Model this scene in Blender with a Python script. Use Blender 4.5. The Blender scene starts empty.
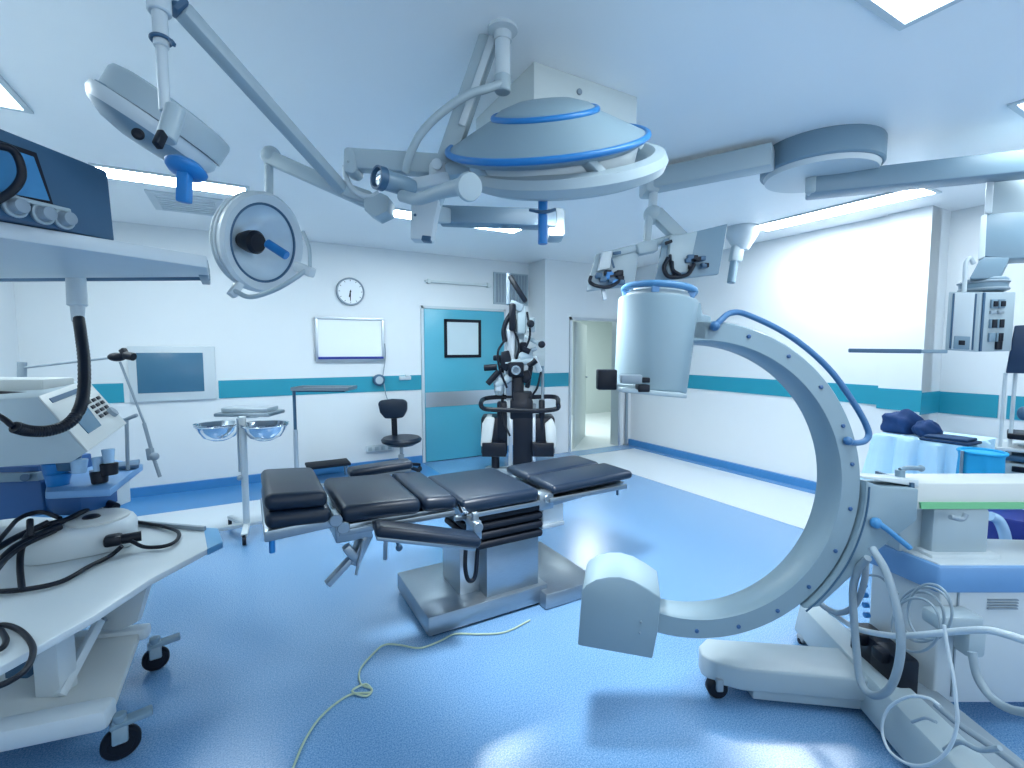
import bpy, bmesh, math, random
from mathutils import Vector as V, Matrix
random.seed(4)
S = bpy.context.scene
COL = S.collection
# ------------------------------------------------------------------ camera
F = 475.0; H = 1.55
YAW = math.radians(29.3); PIT = math.atan(35 / 475)
sn, cs = math.sin(YAW), math.cos(YAW)
CR = V((cs, -sn, 0)); FH = V((sn, cs, 0)); ZZ = V((0, 0, 1))
CF = FH * math.cos(PIT) - ZZ * math.sin(PIT)
CU = FH * math.sin(PIT) + ZZ * math.cos(PIT)
EYE = V((0, 0, H))
def ray(u, v): return CF + CR * ((u - 512) / F) + CU * ((384 - v) / F)
def px(u, v, d): return EYE + ray(u, v) * d           # point at distance d along the viewing axis
def fz(u, v, z): r = ray(u, v); return EYE + r * ((z - H) / r.z)
def wy(u, v, y): r = ray(u, v); return EYE + r * (y / r.y)
def wx(u, v, x): r = ray(u, v); return EYE + r * (x / r.x)
def pr(u, v, r): return px(u, v, r * F / (u - 512))   # point on the upright plane r metres to the right
def loc(r, d, z): return CR * r + FH * d + ZZ * z     # room point from sideways / forward distances

def away(u): r = CF + CR * ((u - 512) / F); r.z = 0; return r.normalized()
cam = bpy.data.cameras.new('camera'); camo = bpy.data.objects.new('camera', cam); COL.objects.link(camo)
cam.sensor_width = 36; cam.sensor_fit = 'HORIZONTAL'; cam.lens = 36 * F / 1024; cam.clip_start = .02
camo.location = EYE
camo.rotation_euler = (math.pi / 2 - PIT, 0, -YAW)
S.camera = camo

# ------------------------------------------------------------------ materials
MATS = {}
def mat(name, col, rough=.45, metal=0., spec=.5, noise=0., nscale=30., bump=0., emit=None, coat=0., aniso=None):
    if name in MATS: return MATS[name]
    m = bpy.data.materials.new(name); m.use_nodes = True
    nt = m.node_tree; b = nt.nodes['Principled BSDF']
    b.inputs['Base Color'].default_value = (*col, 1)
    b.inputs['Roughness'].default_value = rough; b.inputs['Metallic'].default_value = metal
    b.inputs['Specular IOR Level'].default_value = spec
    b.inputs['Coat Weight'].default_value = coat
    if noise or bump:
        tc = nt.nodes.new('ShaderNodeTexCoord'); n = nt.nodes.new('ShaderNodeTexNoise')
        n.inputs['Scale'].default_value = nscale; n.inputs['Detail'].default_value = 3
        src = tc.outputs['Object']
        if aniso:
            mp = nt.nodes.new('ShaderNodeMapping'); mp.inputs['Scale'].default_value = aniso
            nt.links.new(src, mp.inputs[0]); src = mp.outputs[0]
        nt.links.new(src, n.inputs['Vector'])
        if noise:
            mx = nt.nodes.new('ShaderNodeMix'); mx.data_type = 'RGBA'
            mx.inputs[6].default_value = (*[c * (1 - noise) for c in col], 1)
            mx.inputs[7].default_value = (*[min(1, c * (1 + noise)) for c in col], 1)
            nt.links.new(n.outputs[0], mx.inputs[0]); nt.links.new(mx.outputs[2], b.inputs['Base Color'])
        if bump:
            bp = nt.nodes.new('ShaderNodeBump'); bp.inputs['Strength'].default_value = bump; bp.inputs['Distance'].default_value = .01
            nt.links.new(n.outputs[0], bp.inputs['Height']); nt.links.new(bp.outputs[0], b.inputs['Normal'])
    if emit:
        b.inputs['Emission Color'].default_value = (*emit[0], 1); b.inputs['Emission Strength'].default_value = emit[1]
    MATS[name] = m; return m

def floor_mat():
    m = mat('blue vinyl', (.1, .3, .6), .25)
    nt = m.node_tree; b = nt.nodes['Principled BSDF']
    tc = nt.nodes.new('ShaderNodeTexCoord')
    n = nt.nodes.new('ShaderNodeTexNoise'); n.inputs['Scale'].default_value = 170; n.inputs['Detail'].default_value = 2
    r = nt.nodes.new('ShaderNodeValToRGB')
    e = r.color_ramp.elements
    e[0].position = .36; e[0].color = (.085, .22, .43, 1)
    e[1].position = .66; e[1].color = (.22, .39, .61, 1)
    k = e.new(.5); k.color = (.145, .30, .52, 1)
    nt.links.new(tc.outputs['Object'], n.inputs['Vector']); nt.links.new(n.outputs[0], r.inputs[0])
    nt.links.new(r.outputs[0], b.inputs['Base Color'])
    b.inputs['Specular IOR Level'].default_value = .75
    b.inputs['Coat Weight'].default_value = .6; b.inputs['Coat Roughness'].default_value = .22
    return m

LT = (.81, .945, 1.0)
FLOOR = floor_mat()
STRIP = mat('pale vinyl', (.56, .62, .67), .3, noise=.04, nscale=80)  # border vinyl, also colours the painted floor glare at the right
WALL = mat('white wall paint', (.70, .735, .75), .45, noise=.015, nscale=4)
CEIL = mat('ceiling paint', (.90, .91, .91), .4, noise=.015, nscale=3)
TEAL = mat('teal wall stripe', (.015, .27, .37), .4, noise=.03, nscale=5)
TEALD = mat('teal door', (.07, .37, .49), .35, noise=.03, nscale=5)
BLUEB = mat('blue skirting vinyl', (.05, .22, .48), .35, noise=.04, nscale=20)
ALU = mat('brushed aluminium', (.55, .60, .64), .35, .8, noise=.05, nscale=40, aniso=(1, 1, 12))
STEEL = mat('stainless steel', (.30, .36, .41), .33, .9, noise=.08, nscale=25, aniso=(1, 8, 8))
CHROME = mat('chrome', (.75, .8, .85), .1, 1.)
WHITE = mat('white enamel', (.54, .60, .63), .35, noise=.015, nscale=6)
OFFW = mat('warm white enamel', (.54, .57, .56), .4, noise=.015, nscale=6)
LAMPS = mat('lit surgical lens', (.9, .9, .9), .4, emit=((.92, .96, 1.0), 1.6))
GREYB = mat('grey blue enamel', (.17, .26, .33), .38, noise=.02, nscale=6)
CARM = mat('light grey plastic', (.215, .305, .36), .4, noise=.015, nscale=6)
LGREY = mat('light grey enamel', (.36, .44, .48), .4, noise=.015, nscale=6)
MGREY = mat('mid grey plastic', (.25, .31, .36), .45, noise=.02)
BLACK = mat('black plastic', (.002, .005, .013), .42, spec=.3, noise=.1)
RUBBER = mat('black rubber', (.002, .005, .012), .6, spec=.25, noise=.1)
PAD = mat('dark blue black vinyl', (.003, .011, .027), .38, spec=.38, noise=.1, nscale=60)
NAVY = mat('navy panel', (.036, .10, .18), .45, noise=.06, nscale=5)
DNAVY = mat('deep navy fabric', (.01, .03, .14), .7, noise=.2, nscale=25, bump=.1)
SCRN = mat('dark blue screen', (.05, .15, .24), .25, noise=.05, nscale=8)
SCRB = mat('monitor glass', (.02, .10, .24), .2, noise=.05, nscale=5)
BLUEP = mat('blue plastic', (.012, .18, .48), .35, noise=.05)
BLUEL = mat('pale blue enamel', (.14, .30, .54), .4, noise=.03)
BLUEH = mat('blue hose', (.045, .15, .32), .4, noise=.04)
DRAPE = mat('pale blue drape', (.50, .75, .92), .8, noise=.05, nscale=8, bump=.05)
CYAN = mat('cyan drape', (.012, .35, .66), .8, noise=.08, nscale=12, bump=.05)
BAGB = mat('dark blue cloth', (.006, .045, .16), .8, noise=.3, nscale=14, bump=.2)
GREEN = mat('green light strip', (.12, .42, .20), .4, noise=.03)
GCORD = mat('yellow green cord', (.36, .46, .34), .5, noise=.1)
BEIGE = mat('beige panel', (.60, .66, .66), .45, noise=.015)
GLASS = mat('window glass', (.55, .66, .70), .12, noise=.05, nscale=3)
CORR = mat('corridor wall', (.50, .57, .56), .5, noise=.02, nscale=3)
CORF = mat('corridor floor', (.60, .66, .66), .35, noise=.03, nscale=20)
LAMP = mat('lit diffuser', (.9, .9, .9), .5, emit=(LT, 20.))
LAMPF = mat('dim lit diffuser', (.9, .9, .9), .5, emit=(LT, 5.))
LAMPR = mat('bright lit diffuser', (.9, .9, .9), .5, emit=((.86, .94, 1.0), 14.))
REFL = mat('mirror reflector', (.74, .86, .95), .2, .25, noise=.08, nscale=20)
LENS = mat('lamp lens', (.30, .42, .52), .2, noise=.05)
CLOCKF = mat('clock face', (.78, .82, .85), .4)
CABLEG = mat('grey hose', (.28, .35, .40), .45, noise=.05)
CABLEL = mat('light hose', (.55, .62, .66), .4, noise=.03)
CLEAR = mat('pale translucent plastic', (.36, .55, .75), .25, noise=.1, nscale=15)

# ------------------------------------------------------------------ mesh builder
def catmull(pts, n=8, closed=False):
    pts = [V(p) for p in pts]
    if len(pts) < 3: return pts
    out = []; m = len(pts)
    rng = range(m) if closed else range(m - 1)
    for i in rng:
        if closed: a, b, c, d = pts[i - 1], pts[i], pts[(i + 1) % m], pts[(i + 2) % m]
        else:
            b, c = pts[i], pts[i + 1]
            a = pts[i - 1] if i else b * 2 - c
            d = pts[i + 2] if i + 2 < m else c * 2 - b
        for k in range(n):
            t = k / n
            out.append(.5 * (2 * b + (c - a) * t + (2 * a - 5 * b + 4 * c - d) * t * t + (3 * b - a - 3 * c + d) * t ** 3))
    if not closed: out.append(pts[-1])
    return out
def frame(axis):
    a = V(axis).normalized()
    h = ZZ if abs(a.z) < .9 else V((1, 0, 0))
    x = h.cross(a).normalized(); return x, a.cross(x), a

class G:
    def __init__(s): s.b = bmesh.new()
    def _bev(s, faces, off, seg=2):
        if off <= 0: return
        s.b.normal_update()
        es = set(e for f in faces for e in f.edges)
        es = [e for e in es if len(e.link_faces) == 2 and e.calc_face_angle(0) > .5]
        if es: bmesh.ops.bevel(s.b, geom=es, offset=off, offset_type='OFFSET', segments=seg, profile=.5, affect='EDGES', clamp_overlap=True)
    def hexa(s, P, bev=0., seg=2):       # P: 4 bottom + 4 top corners, same turn
        v = [s.b.verts.new(p) for p in P]
        fs = [s.b.faces.new([v[i] for i in q]) for q in ((3, 2, 1, 0), (4, 5, 6, 7), (0, 1, 5, 4), (1, 2, 6, 5), (2, 3, 7, 6), (3, 0, 4, 7))]
        s._bev(fs, bev, seg); return s
    def box(s, c, sz, ax=None, bev=0., seg=2):
        c = V(c); x, y, z = ax or (V((1, 0, 0)), V((0, 1, 0)), ZZ)
        a, b_, h = [q / 2 for q in sz]
        return s.hexa([c + x * i * a + y * j * b_ + z * k * h for k in (-1, 1) for i, j in ((-1, -1), (1, -1), (1, 1), (-1, 1))], bev, seg)
    def mm(s, lo, hi, bev=0., seg=2):
        lo, hi = V(lo), V(hi); return s.box((lo + hi) / 2, hi - lo, None, bev, seg)
    def pbox(s, u0, v0, u1, v1, d, dep, bev=0., ex=None):   # upright box, front face at distance d, dep deep
        p, q = px(u0, v1, d), px(u1, v0, d)
        if ex is not None:
            a, b = px(u0, v1, d), px(u1, v1, d); return s.hexa([a, b, b + ex * dep, a + ex * dep] + [k + ZZ * (q.z - p.z) for k in (a, b, b + ex * dep, a + ex * dep)], bev)
        w = (q - p).dot(CR); c = (p + q) / 2 + FH * dep / 2
        return s.box(c, (w, dep, q.z - p.z), (CR, FH, ZZ), bev)
    def prism(s, poly, ext, bev=0., seg=2):
        ext = V(ext); n = len(poly)
        a = [s.b.verts.new(V(p)) for p in poly]; b_ = [s.b.verts.new(V(p) + ext) for p in poly]
        fs = [s.b.faces.new(a[::-1]), s.b.faces.new(b_)]
        for i in range(n): fs.append(s.b.faces.new((a[i], a[(i + 1) % n], b_[(i + 1) % n], b_[i])))
        s._bev(fs, bev, seg); return s
    def lathe(s, o, axis, prof, seg=32, sx=1., ref=None, cap=True):   # prof: (radius, height) list
        o = V(o); x, y, z = frame(axis)
        if ref is not None:
            x = (V(ref) - z * V(ref).dot(z)).normalized(); y = z.cross(x)
        rings = []
        for r, h in prof:
            if r < 1e-6: rings.append([s.b.verts.new(o + z * h)])
            else: rings.append([s.b.verts.new(o + z * h + x * (r * sx * math.cos(t)) + y * (r * math.sin(t))) for t in (2 * math.pi * i / seg for i in range(seg))])
        for A, B in zip(rings, rings[1:]):
            if len(A) == 1 and len(B) == 1: continue
            for i in range(seg):
                j = (i + 1) % seg
                if len(A) == 1: s.b.faces.new((A[0], B[j], B[i]))
                elif len(B) == 1: s.b.faces.new((A[i], A[j], B[0]))
                else: s.b.faces.new((A[i], A[j], B[j], B[i]))
        for R_, fl in ((rings[0], 1), (rings[-1], 0)):
            if len(R_) > 1 and cap:
                try: s.b.faces.new(R_[::-1] if fl else R_)
                except ValueError: pass
        return s
    def cyl(s, p, q, r, r2=None, seg=20):
        p, q = V(p), V(q); L = (q - p).length; r2 = r if r2 is None else r2
        e = min(r, r2, L) * .12
        return s.lathe(p, q - p, [(r - e, 0), (r, e), (r2, L - e), (r2 - e, L)], seg)
    def tube(s, pts, r, seg=10, n=8, closed=False, smooth=True):
        P = catmull(pts, n, closed) if smooth else [V(p) for p in pts]
        m = len(P); prev = None; rings = []
        for i, p in enumerate(P):
            if closed: t = P[(i + 1) % m] - P[i - 1]
            else: t = P[min(i + 1, m - 1)] - P[max(i - 1, 0)]
            t = t.normalized() if t.length > 1e-9 else ZZ
            if prev is None: x, y, _ = frame(t)
            else:
                x = prev - t * prev.dot(t)
                x = x.normalized() if x.length > 1e-6 else frame(t)[0]; y = t.cross(x)
            prev = x
            rr = r(i / max(1, m - 1)) if callable(r) else r
            rings.append([s.b.verts.new(p + x * rr * math.cos(a) + y * rr * math.sin(a)) for a in (2 * math.pi * k / seg for k in range(seg))])
        pairs = list(zip(rings, rings[1:])) + ([(rings[-1], rings[0])] if closed else [])
        for A, B in pairs:
            for k in range(seg): s.b.faces.new((A[k], A[(k + 1) % seg], B[(k + 1) % seg], B[k]))
        if not closed: s.b.faces.new(rings[0][::-1]); s.b.faces.new(rings[-1])
        return s
    def bar(s, p, q, w, h, up=None, bev=0.):      # rectangular bar from p to q
        p, q = V(p), V(q); z = (q - p).normalized(); up = V(up) if up is not None else ZZ
        if abs(z.dot(up)) > .95: up = FH
        x = up.cross(z).normalized(); y = z.cross(x)
        return s.box((p + q) / 2, (w, h, (q - p).length), (x, y, z), bev)
    def ball(s, c, r, sc=(1, 1, 1), ax=None, seg=20):
        m = Matrix.LocRotScale(V(c), None, V([r * k for k in sc]))
        if ax: m = Matrix.Translation(V(c)) @ Matrix([[ax[j][i] for j in range(3)] for i in range(3)]).to_4x4() @ Matrix.Diagonal((*[r * k for k in sc], 1))
        bmesh.ops.create_uvsphere(s.b, u_segments=seg, v_segments=seg // 2, radius=1, matrix=m); return s
    def ring(s, c, axis, R_, r, seg=40, sx=1., ref=None):
        x, y, z = frame(axis)
        if ref is not None:
            x = (V(ref) - z * V(ref).dot(z)).normalized(); y = z.cross(x)
        return s.tube([V(c) + x * R_ * sx * math.cos(t) + y * R_ * math.sin(t) for t in (2 * math.pi * i / seg for i in range(seg))], r, 10, 1, True, False)
    def jitter(s, a):
        for v in s.b.verts: v.co += V((random.uniform(-a, a), random.uniform(-a, a), random.uniform(-a, a)))
        return s
    def build(s, name, m, parent=None, label=None, ang=38):
        bmesh.ops.recalc_face_normals(s.b, faces=s.b.faces)
        o0 = org(parent) if parent else V((0, 0, 0))
        if o0.length: bmesh.ops.translate(s.b, vec=-o0, verts=s.b.verts)
        me = bpy.data.meshes.new(name); s.b.to_mesh(me); s.b.free()
        for p in me.polygons: p.use_smooth = True
        me.set_sharp_from_angle(angle=math.radians(ang))
        me.materials.append(m)
        o = bpy.data.objects.new(name, me); COL.objects.link(o)
        if parent: o.parent = parent
        if label: o['label'] = label
        return o
def org(o):
    v = V((0, 0, 0))
    while o: v += o.location; o = o.parent
    return v
def thing(name, label, cat, at, group=None):
    o = bpy.data.objects.new(name, None); COL.objects.link(o); o.empty_display_size = .1
    o.location = at; o['label'] = label; o['category'] = cat
    if group: o['group'] = group
    return o
def tag(o, label, cat, group=None):
    o['label'] = label; o['category'] = cat
    if group: o['group'] = group
    return o
def struct(o, label=None):
    o['kind'] = 'structure'
    if label: o['label'] = label
    return o
# ================================================================== ROOM
ZC = 2.83
struct(G().mm((-2.1, -1.9, -.1), (6.0, 6.4, 0)).build('floor', FLOOR), 'blue speckled vinyl floor of the room')
struct(G().mm((4.05, 5.76, -.1), (8.2, 9.2, .002)).build('floor_corridor', CORF), 'pale grey floor of the corridor beyond the opening')
struct(G().prism([V((-1.86, 4.72, .001)), V((4.15, 4.72, .001)), V((4.15, 1.2, .001)), V((5.25, 1.2, .001)), V((5.25, 5.45, .001)), V((-1.86, 5.45, .001))], (0, 0, .002)).build('trim_1', STRIP), 'pale vinyl border strip along the back, with floor glare painted as its right arm')  # right arm paints the glare on the floor beside the right wall
struct(G().mm((-2.1, -1.9, ZC), (6.0, 6.4, ZC + .1)).build('ceiling', CEIL), 'pale blue white ceiling')
bw = G().mm((-2.0, 6.2, 0), (3.78, 6.35, ZC)).mm((3.77, 5.75, 0), (4.235, 6.35, ZC)).mm((4.235, 5.75, 1.985), (5.165, 5.9, ZC)).mm((5.165, 5.75, 0), (5.6, 5.9, ZC))
struct(bw.build('wall_back', WALL), 'white back wall with a teal stripe and a projecting bay')
struct(G().mm((5.44, 2.29, 0), (5.6, 5.76, ZC)).mm((5.40, 1.95, 0), (5.6, 2.29, ZC)).mm((5.79, -1.9, 0), (5.95, 1.95, ZC)).mm((5.41, 1.95, 0), (5.79, 2.0, ZC)).mm((5.55, 2.0, 0), (5.95, 2.1, ZC)).build('wall_right', WALL), 'white right wall with a shallow pilaster')
struct(G().mm((-2.0, -1.9, 0), (-1.86, 6.2, ZC)).build('wall_left', WALL), 'white left wall')
struct(G().mm((-2.0, -1.9, 0), (5.95, -1.75, .75)).mm((-2.0, -1.9, 2.7), (5.95, -1.75, ZC)).mm((-2.0, -1.9, .7), (-1.6, -1.75, 2.75)).mm((5.3, -1.9, .7), (5.95, -1.75, 2.75)).build('wall_front', WALL), 'white wall behind the viewpoint with a wide opening added to let in fill light')  # opening added in this unseen wall so fill light reaches the ceiling
struct(G().mm((4.05, 9.0, 0), (8.2, 9.1, 2.6)).mm((8.1, 5.9, 0), (8.2, 9.0, 2.6)).mm((4.05, 6.36, 0), (4.12, 9.0, 2.6)).mm((5.6, 5.9, 0), (8.1, 5.98, 2.6)).build('wall_corridor', CORR), 'plain pale walls of the corridor')
struct(G().mm((4.05, 5.9, 2.6), (8.2, 9.1, 2.7)).build('ceiling_corridor', CORR), 'corridor ceiling')
# stripes
def stripe(n, lo, hi): return struct(G().mm(lo, hi).build(n, TEAL), None)
ST = ((-1.86, 6.192, 1.0), (-1.10, 6.2, 1.2)), ((-.27, 6.192, 1.0), (2.10, 6.2, 1.2)), ((3.34, 6.192, 1.0), (3.77, 6.2, 1.2)), ((3.77, 5.742, 1.0), (4.19, 5.75, 1.2)), ((3.762, 5.742, 1.0), (3.77, 6.195, 1.2)), ((5.432, 2.29, 1.0), (5.44, 5.74, 1.19)), ((5.392, 1.943, .97), (5.40, 2.295, 1.17)), ((5.782, 1.535, .94), (5.79, 1.95, 1.145)), ((5.782, -1.0, .94), (5.79, 1.48, 1.145)), ((5.395, 1.942, .945), (5.785, 1.95, 1.15))
SL = 'teal stripe on the back wall beside the wall screen, at the left end', 'teal stripe on the back wall below the whiteboard', 'teal stripe on the back wall right of the teal door', 'teal stripe on the projecting bay beside the open doorway', 'teal stripe on the side of the projecting bay', 'teal stripe along the far part of the right wall', 'teal stripe on the pilaster of the right wall', 'dark teal stripe on the right wall below the gas boom', 'teal stripe on the right wall behind the monitor trolley', 'dark teal stripe on the shaded side of the pilaster'
for i, (q, l) in enumerate(zip(ST, SL)): stripe('trim_%d' % (i + 2 if i < 9 else 22), *q)['label'] = l
# skirtings
struct(G().mm((-1.86, 6.165, 0), (2.06, 6.2, .1)).mm((3.36, 6.165, 0), (3.77, 6.2, .1)).mm((-1.86, 5.45, .0), (2.06, 6.17, .004)).build('baseboard_back', BLUEB), 'blue coved skirting along the back wall')
struct(G().mm((5.40, 2.29, 0), (5.44, 5.75, .09)).mm((5.36, 1.91, 0), (5.40, 2.29, .09)).mm((5.75, -1.7, 0), (5.79, 1.95, .09)).build('baseboard_right', BLUEB), 'blue coved skirting along the right wall')
struct(G().mm((-1.86, -1.7, 0), (-1.825, 6.16, .1)).build('baseboard_left', BLUEB), 'blue coved skirting along the left wall')
# teal sliding door
d1 = struct(G().mm((2.107, 6.15, .01), (3.32, 6.195, 2.09), .004).build('door_1', TEALD), 'teal sliding door with a small window')
d1['category'] = 'door'
G().mm((2.11, 6.144, .76), (3.315, 6.15, .96)).build('kick_band', ALU, d1, 'brushed metal band')
G().mm((2.385, 6.135, 1.46), (2.425, 6.15, 1.95)).mm((2.90, 6.135, 1.46), (2.94, 6.15, 1.95)).mm((2.385, 6.135, 1.92), (2.94, 6.15, 1.96)).mm((2.385, 6.135, 1.43), (2.94, 6.15, 1.47)).build('window_frame', BLACK, d1)
pn = G().mm((2.42, 6.143, 1.465), (2.905, 6.149, 1.925)).build('window_pane', GLASS, d1)
struct(G().mm((2.07, 6.165, 0), (2.105, 6.2, 2.13)).mm((3.322, 6.165, 0), (3.357, 6.2, 2.13)).mm((2.07, 6.165, 2.095), (3.357, 6.2, 2.13)).build('trim_20', WHITE), 'white casing of the teal door')
tag(G().mm((2.13, 6.15, 2.44), (3.12, 6.2, 2.475), .006).mm((2.16, 6.14, 2.43), (2.2, 6.2, 2.485), .004).mm((3.05, 6.14, 2.43), (3.09, 6.2, 2.485), .004).build('door_track', BEIGE), 'thin pale horizontal rail on the wall above the teal door', 'rail')
# open doorway at the back right
struct(G().mm((4.20, 5.73, 0), (4.24, 5.91, 2.02)).mm((5.16, 5.73, 0), (5.2, 5.91, 2.02)).mm((4.20, 5.73, 1.98), (5.2, 5.91, 2.02)).build('trim_21', ALU), 'metal frame round the open doorway')
a, b = wy(572.5, 400, 5.93), wy(583.5, 400, 6.75); a.z = b.z = 0
ax = (b - a).normalized(); nx = ax.cross(ZZ)
d2 = struct(G().prism([a, b, b + nx * .04, a + nx * .04], (0, 0, 1.97), .003).build('door_2', CORR), 'pale corridor door standing open in the doorway')
hp = a + ax * ((b - a).length - .09) + ZZ * 1.06
G().cyl(hp, hp - nx * -.09, .012).cyl(hp + nx * .085, hp + nx * .085 - ax * .12, .011).mm(hp - V((.012, .012, .1)), hp + V((.012, .012, .1))).build('door_handle', MGREY, d2)
struct(G().mm((4.6, 8.93, 0), (6.2, 8.985, 2.05)).build('door_3', CORF), 'pale closed door at the end of the corridor')
gp = wy(626, 440, 5.72); gp.z = 0
tag(G().cyl(gp + ZZ * .01, gp + ZZ * 1.35, .024).lathe(gp, ZZ, [(.05, 0), (.05, .012), (.026, .02)]).ball(gp + ZZ * 1.35, .03).build('guard_post', STEEL), 'thin steel post standing in the corner right of the open doorway', 'post')
# ceiling lights -------------------------------------------------
def ceil_light(x0, x1, y0, y1, label, m=LAMP):
    t = thing('ceiling_light', label, 'ceiling light', ((x0 + x1) / 2, (y0 + y1) / 2, ZC), 'recessed ceiling lights')
    f = .03; z0, z1 = ZC - .012, ZC + .004
    G().mm((x0 - f, y0 - f, z0), (x1 + f, y0, z1)).mm((x0 - f, y1, z0), (x1 + f, y1 + f, z1)).mm((x0 - f, y0, z0), (x0, y1, z1)).mm((x1, y0, z0), (x1 + f, y1, z1)).build('frame', WHITE, t)
    G().mm((x0, y0, ZC - .008), (x1, y1, ZC + .004)).build('diffuser', m, t)
ceil_light(-.865, .05, 4.40, 4.64, 'long lit ceiling panel above the dark wall screen, behind the lamp with the blue handle')
ceil_light(1.25, 2.62, 4.40, 4.64, 'long lit ceiling panel behind the big surgical light, before the teal door', LAMP)
ceil_light(4.67, 4.97, 1.78, 3.22, 'long lit ceiling panel beside the right wall', LAMPR)
ceil_light(1.15, 2.30, .36, .955, 'square lit ceiling panel cut by the top edge of the view', LAMPF)
ceil_light(-1.6, -.98, 2.4, 3.57, 'lit ceiling panel at the left edge above the dark console', LAMPF)
ceil_light(3.56, 4.7, .40, .96, 'lit ceiling panel at the right edge beside the gas boom', LAMPF)
# ceiling vent
t = thing('ceiling_vent', 'flat pale square vent in the ceiling behind the left lamp', 'vent', (-.38, 5.15, ZC))
G().mm((-.66, 4.86, ZC - .015), (-.12, 5.45, ZC + .003), .004).build('frame', WHITE, t)
g = G()
for i in range(7): g.mm((-.60, 4.93 + i * .07, ZC - .022), (-.18, 4.965 + i * .07, ZC - .012))
g.build('louvre', WHITE, t)
# ---- things on the back wall
c = V((1.168, 6.2, 2.26))
t = thing('wall_clock', 'round white wall clock with a thin dark rim above the whiteboard', 'clock', c)
G().lathe(c, (0, -1, 0), [(0, 0), (.17, 0), (.172, .03), (.165, .045), (.15, .04), (.15, .028), (0, .028)], 40).build('rim', MGREY, t)
G().lathe(c, (0, -1, 0), [(0, .028), (.149, .028), (.149, .032), (0, .032)], 40).build('face', CLOCKF, t)
for i in range(12):
    an = i * math.pi / 6; p = c + V((math.sin(an) * .125, -.034, math.cos(an) * .125)); q = c + V((math.sin(an) * .142, -.034, math.cos(an) * .142)); G().bar(p, q, .006, .003, (0, 1, 0)).build('tick', BLACK, t)
G().bar(c + V((0, -.036, .02)), c + V((-.004, -.036, -.115)), .010, .003, (0, 1, 0)).build('minute_hand', BLACK, t)
G().bar(c + V((0, -.036, .01)), c + V((-.018, -.036, -.07)), .012, .003, (0, 1, 0)).lathe(c + V((0, -.034, 0)), (0, -1, 0), [(.01, 0), (.01, .006), (0, .006)]).build('hour_hand', BLACK, t)
t = thing('whiteboard', 'white board with a pale frame and dark blue tray edge under the clock', 'whiteboard', (1.157, 6.2, 1.66))
G().mm((.742, 6.165, 1.40), (1.572, 6.2, 1.43), .004).mm((.742, 6.165, 1.91), (1.572, 6.2, 1.94), .004).mm((.742, 6.165, 1.42), (.775, 6.2, 1.92), .004).mm((1.54, 6.165, 1.42), (1.572, 6.2, 1.92), .004).build('frame', ALU, t)
G().mm((.77, 6.175, 1.425), (1.545, 6.2, 1.915)).build('board', CLOCKF, t)
G().mm((.77, 6.12, 1.425), (1.55, 6.178, 1.455), .004).build('tray', mat('dark blue tray', (.01, .03, .25), .4), t)
t = thing('wall_screen', 'dark blue screen set in a pale frame in the back wall', 'screen', (-.7, 6.2, 1.3))
G().mm((-1.05, 6.165, 1.0), (-.29, 6.2, 1.58), .006).build('frame', WHITE, t)
G().mm((-.98, 6.158, 1.09), (-.40, 6.172, 1.51), .004).build('glass', SCRN, t)
t = thing('air_grille', 'grey slatted air grille on the wall behind the microscope', 'grille', (3.45, 6.2, 2.43))
G().mm((3.165, 6.175, 2.20), (3.74, 6.2, 2.66), .004).build('frame', LGREY, t)
g = G()
for i in range(11): g.mm((3.20 + i * .048, 6.163, 2.225), (3.228 + i * .048, 6.18, 2.635))
g.build('slat', MGREY, t)
p = wy(378.5, 380, 6.19)
t = thing('pressure_gauge', 'small round dark gauge on the wall stripe with a thin hose', 'gauge', p)
G().lathe(p, (0, -1, 0), [(0, 0), (.075, 0), (.075, .04), (.06, .05), (0, .05)], 28).build('housing', NAVY, t)
G().lathe(p, (0, -1, 0), [(0, .05), (.05, .05), (.05, .053), (0, .053)], 28).build('dial', LGREY, t)
G().tube([p + V((.05, -.03, .05)), p + V((.09, -.02, .3)), p + V((.085, -.015, .47))], .006).tube([p + V((.06, -.03, -.04)), p + V((.09, -.02, -.2)), p + V((.14, -.02, -.35))], .006).build('hose', MGREY, t)
p = wy(405, 378, 6.19)
tag(G().box(p, (.16, .04, .05), None, .01).box(p + V((.03, -.01, .03)), (.06, .04, .04), None, .008).build('gas_outlet', WHITE), 'small white outlet fitting on the stripe left of the teal door', 'outlet')
p = wy(380, 448, 6.19)
t = thing('socket_strip', 'white socket strip low on the wall behind the stool', 'socket', p)
G().box(p, (.36, .03, .09), None, .006).build('plate', WHITE, t)
for i in range(4): G().box(p + V((-.13 + i * .085, -.013, 0)), (.05, .012, .05), None, .004).build('socket', LGREY, t)
# ================================================================== OPERATING TABLE
t = thing('operating_table', 'steel operating table with black padded sections in the middle of the room', 'operating table', (1.2, 2.6, 0))
G().mm((.80, 2.335, .015), (1.56, 2.93, .122), .008).build('base', STEEL, t)
G().mm((.83, 2.36, 0), (1.53, 2.9, .018)).build('base_gasket', RUBBER, t)
G().hexa([V((1.50, 2.265, .004)), V((1.93, 2.265, .004)), V((1.93, 2.99, .004)), V((1.50, 2.99, .004)), V((1.51, 2.275, .095)), V((1.92, 2.275, .085)), V((1.92, 2.98, .085)), V((1.51, 2.98, .095))], .008).build('base_foot', STEEL, t)
G().mm((1.165, 2.37, .115), (1.515, 2.80, .43), .006).build('column', STEEL, t)
G().mm((1.04, 2.47, .115), (1.17, 2.75, .40), .006).build('column_cover', ALU, t)
g = G()
for i in range(4): g.mm((1.085, 2.335, .425 + i * .054), (1.53, 2.84, .468 + i * .054), .018, 3)
g.mm((1.12, 2.37, .42), (1.50, 2.80, .64)).build('bellows', RUBBER, t)
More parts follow.
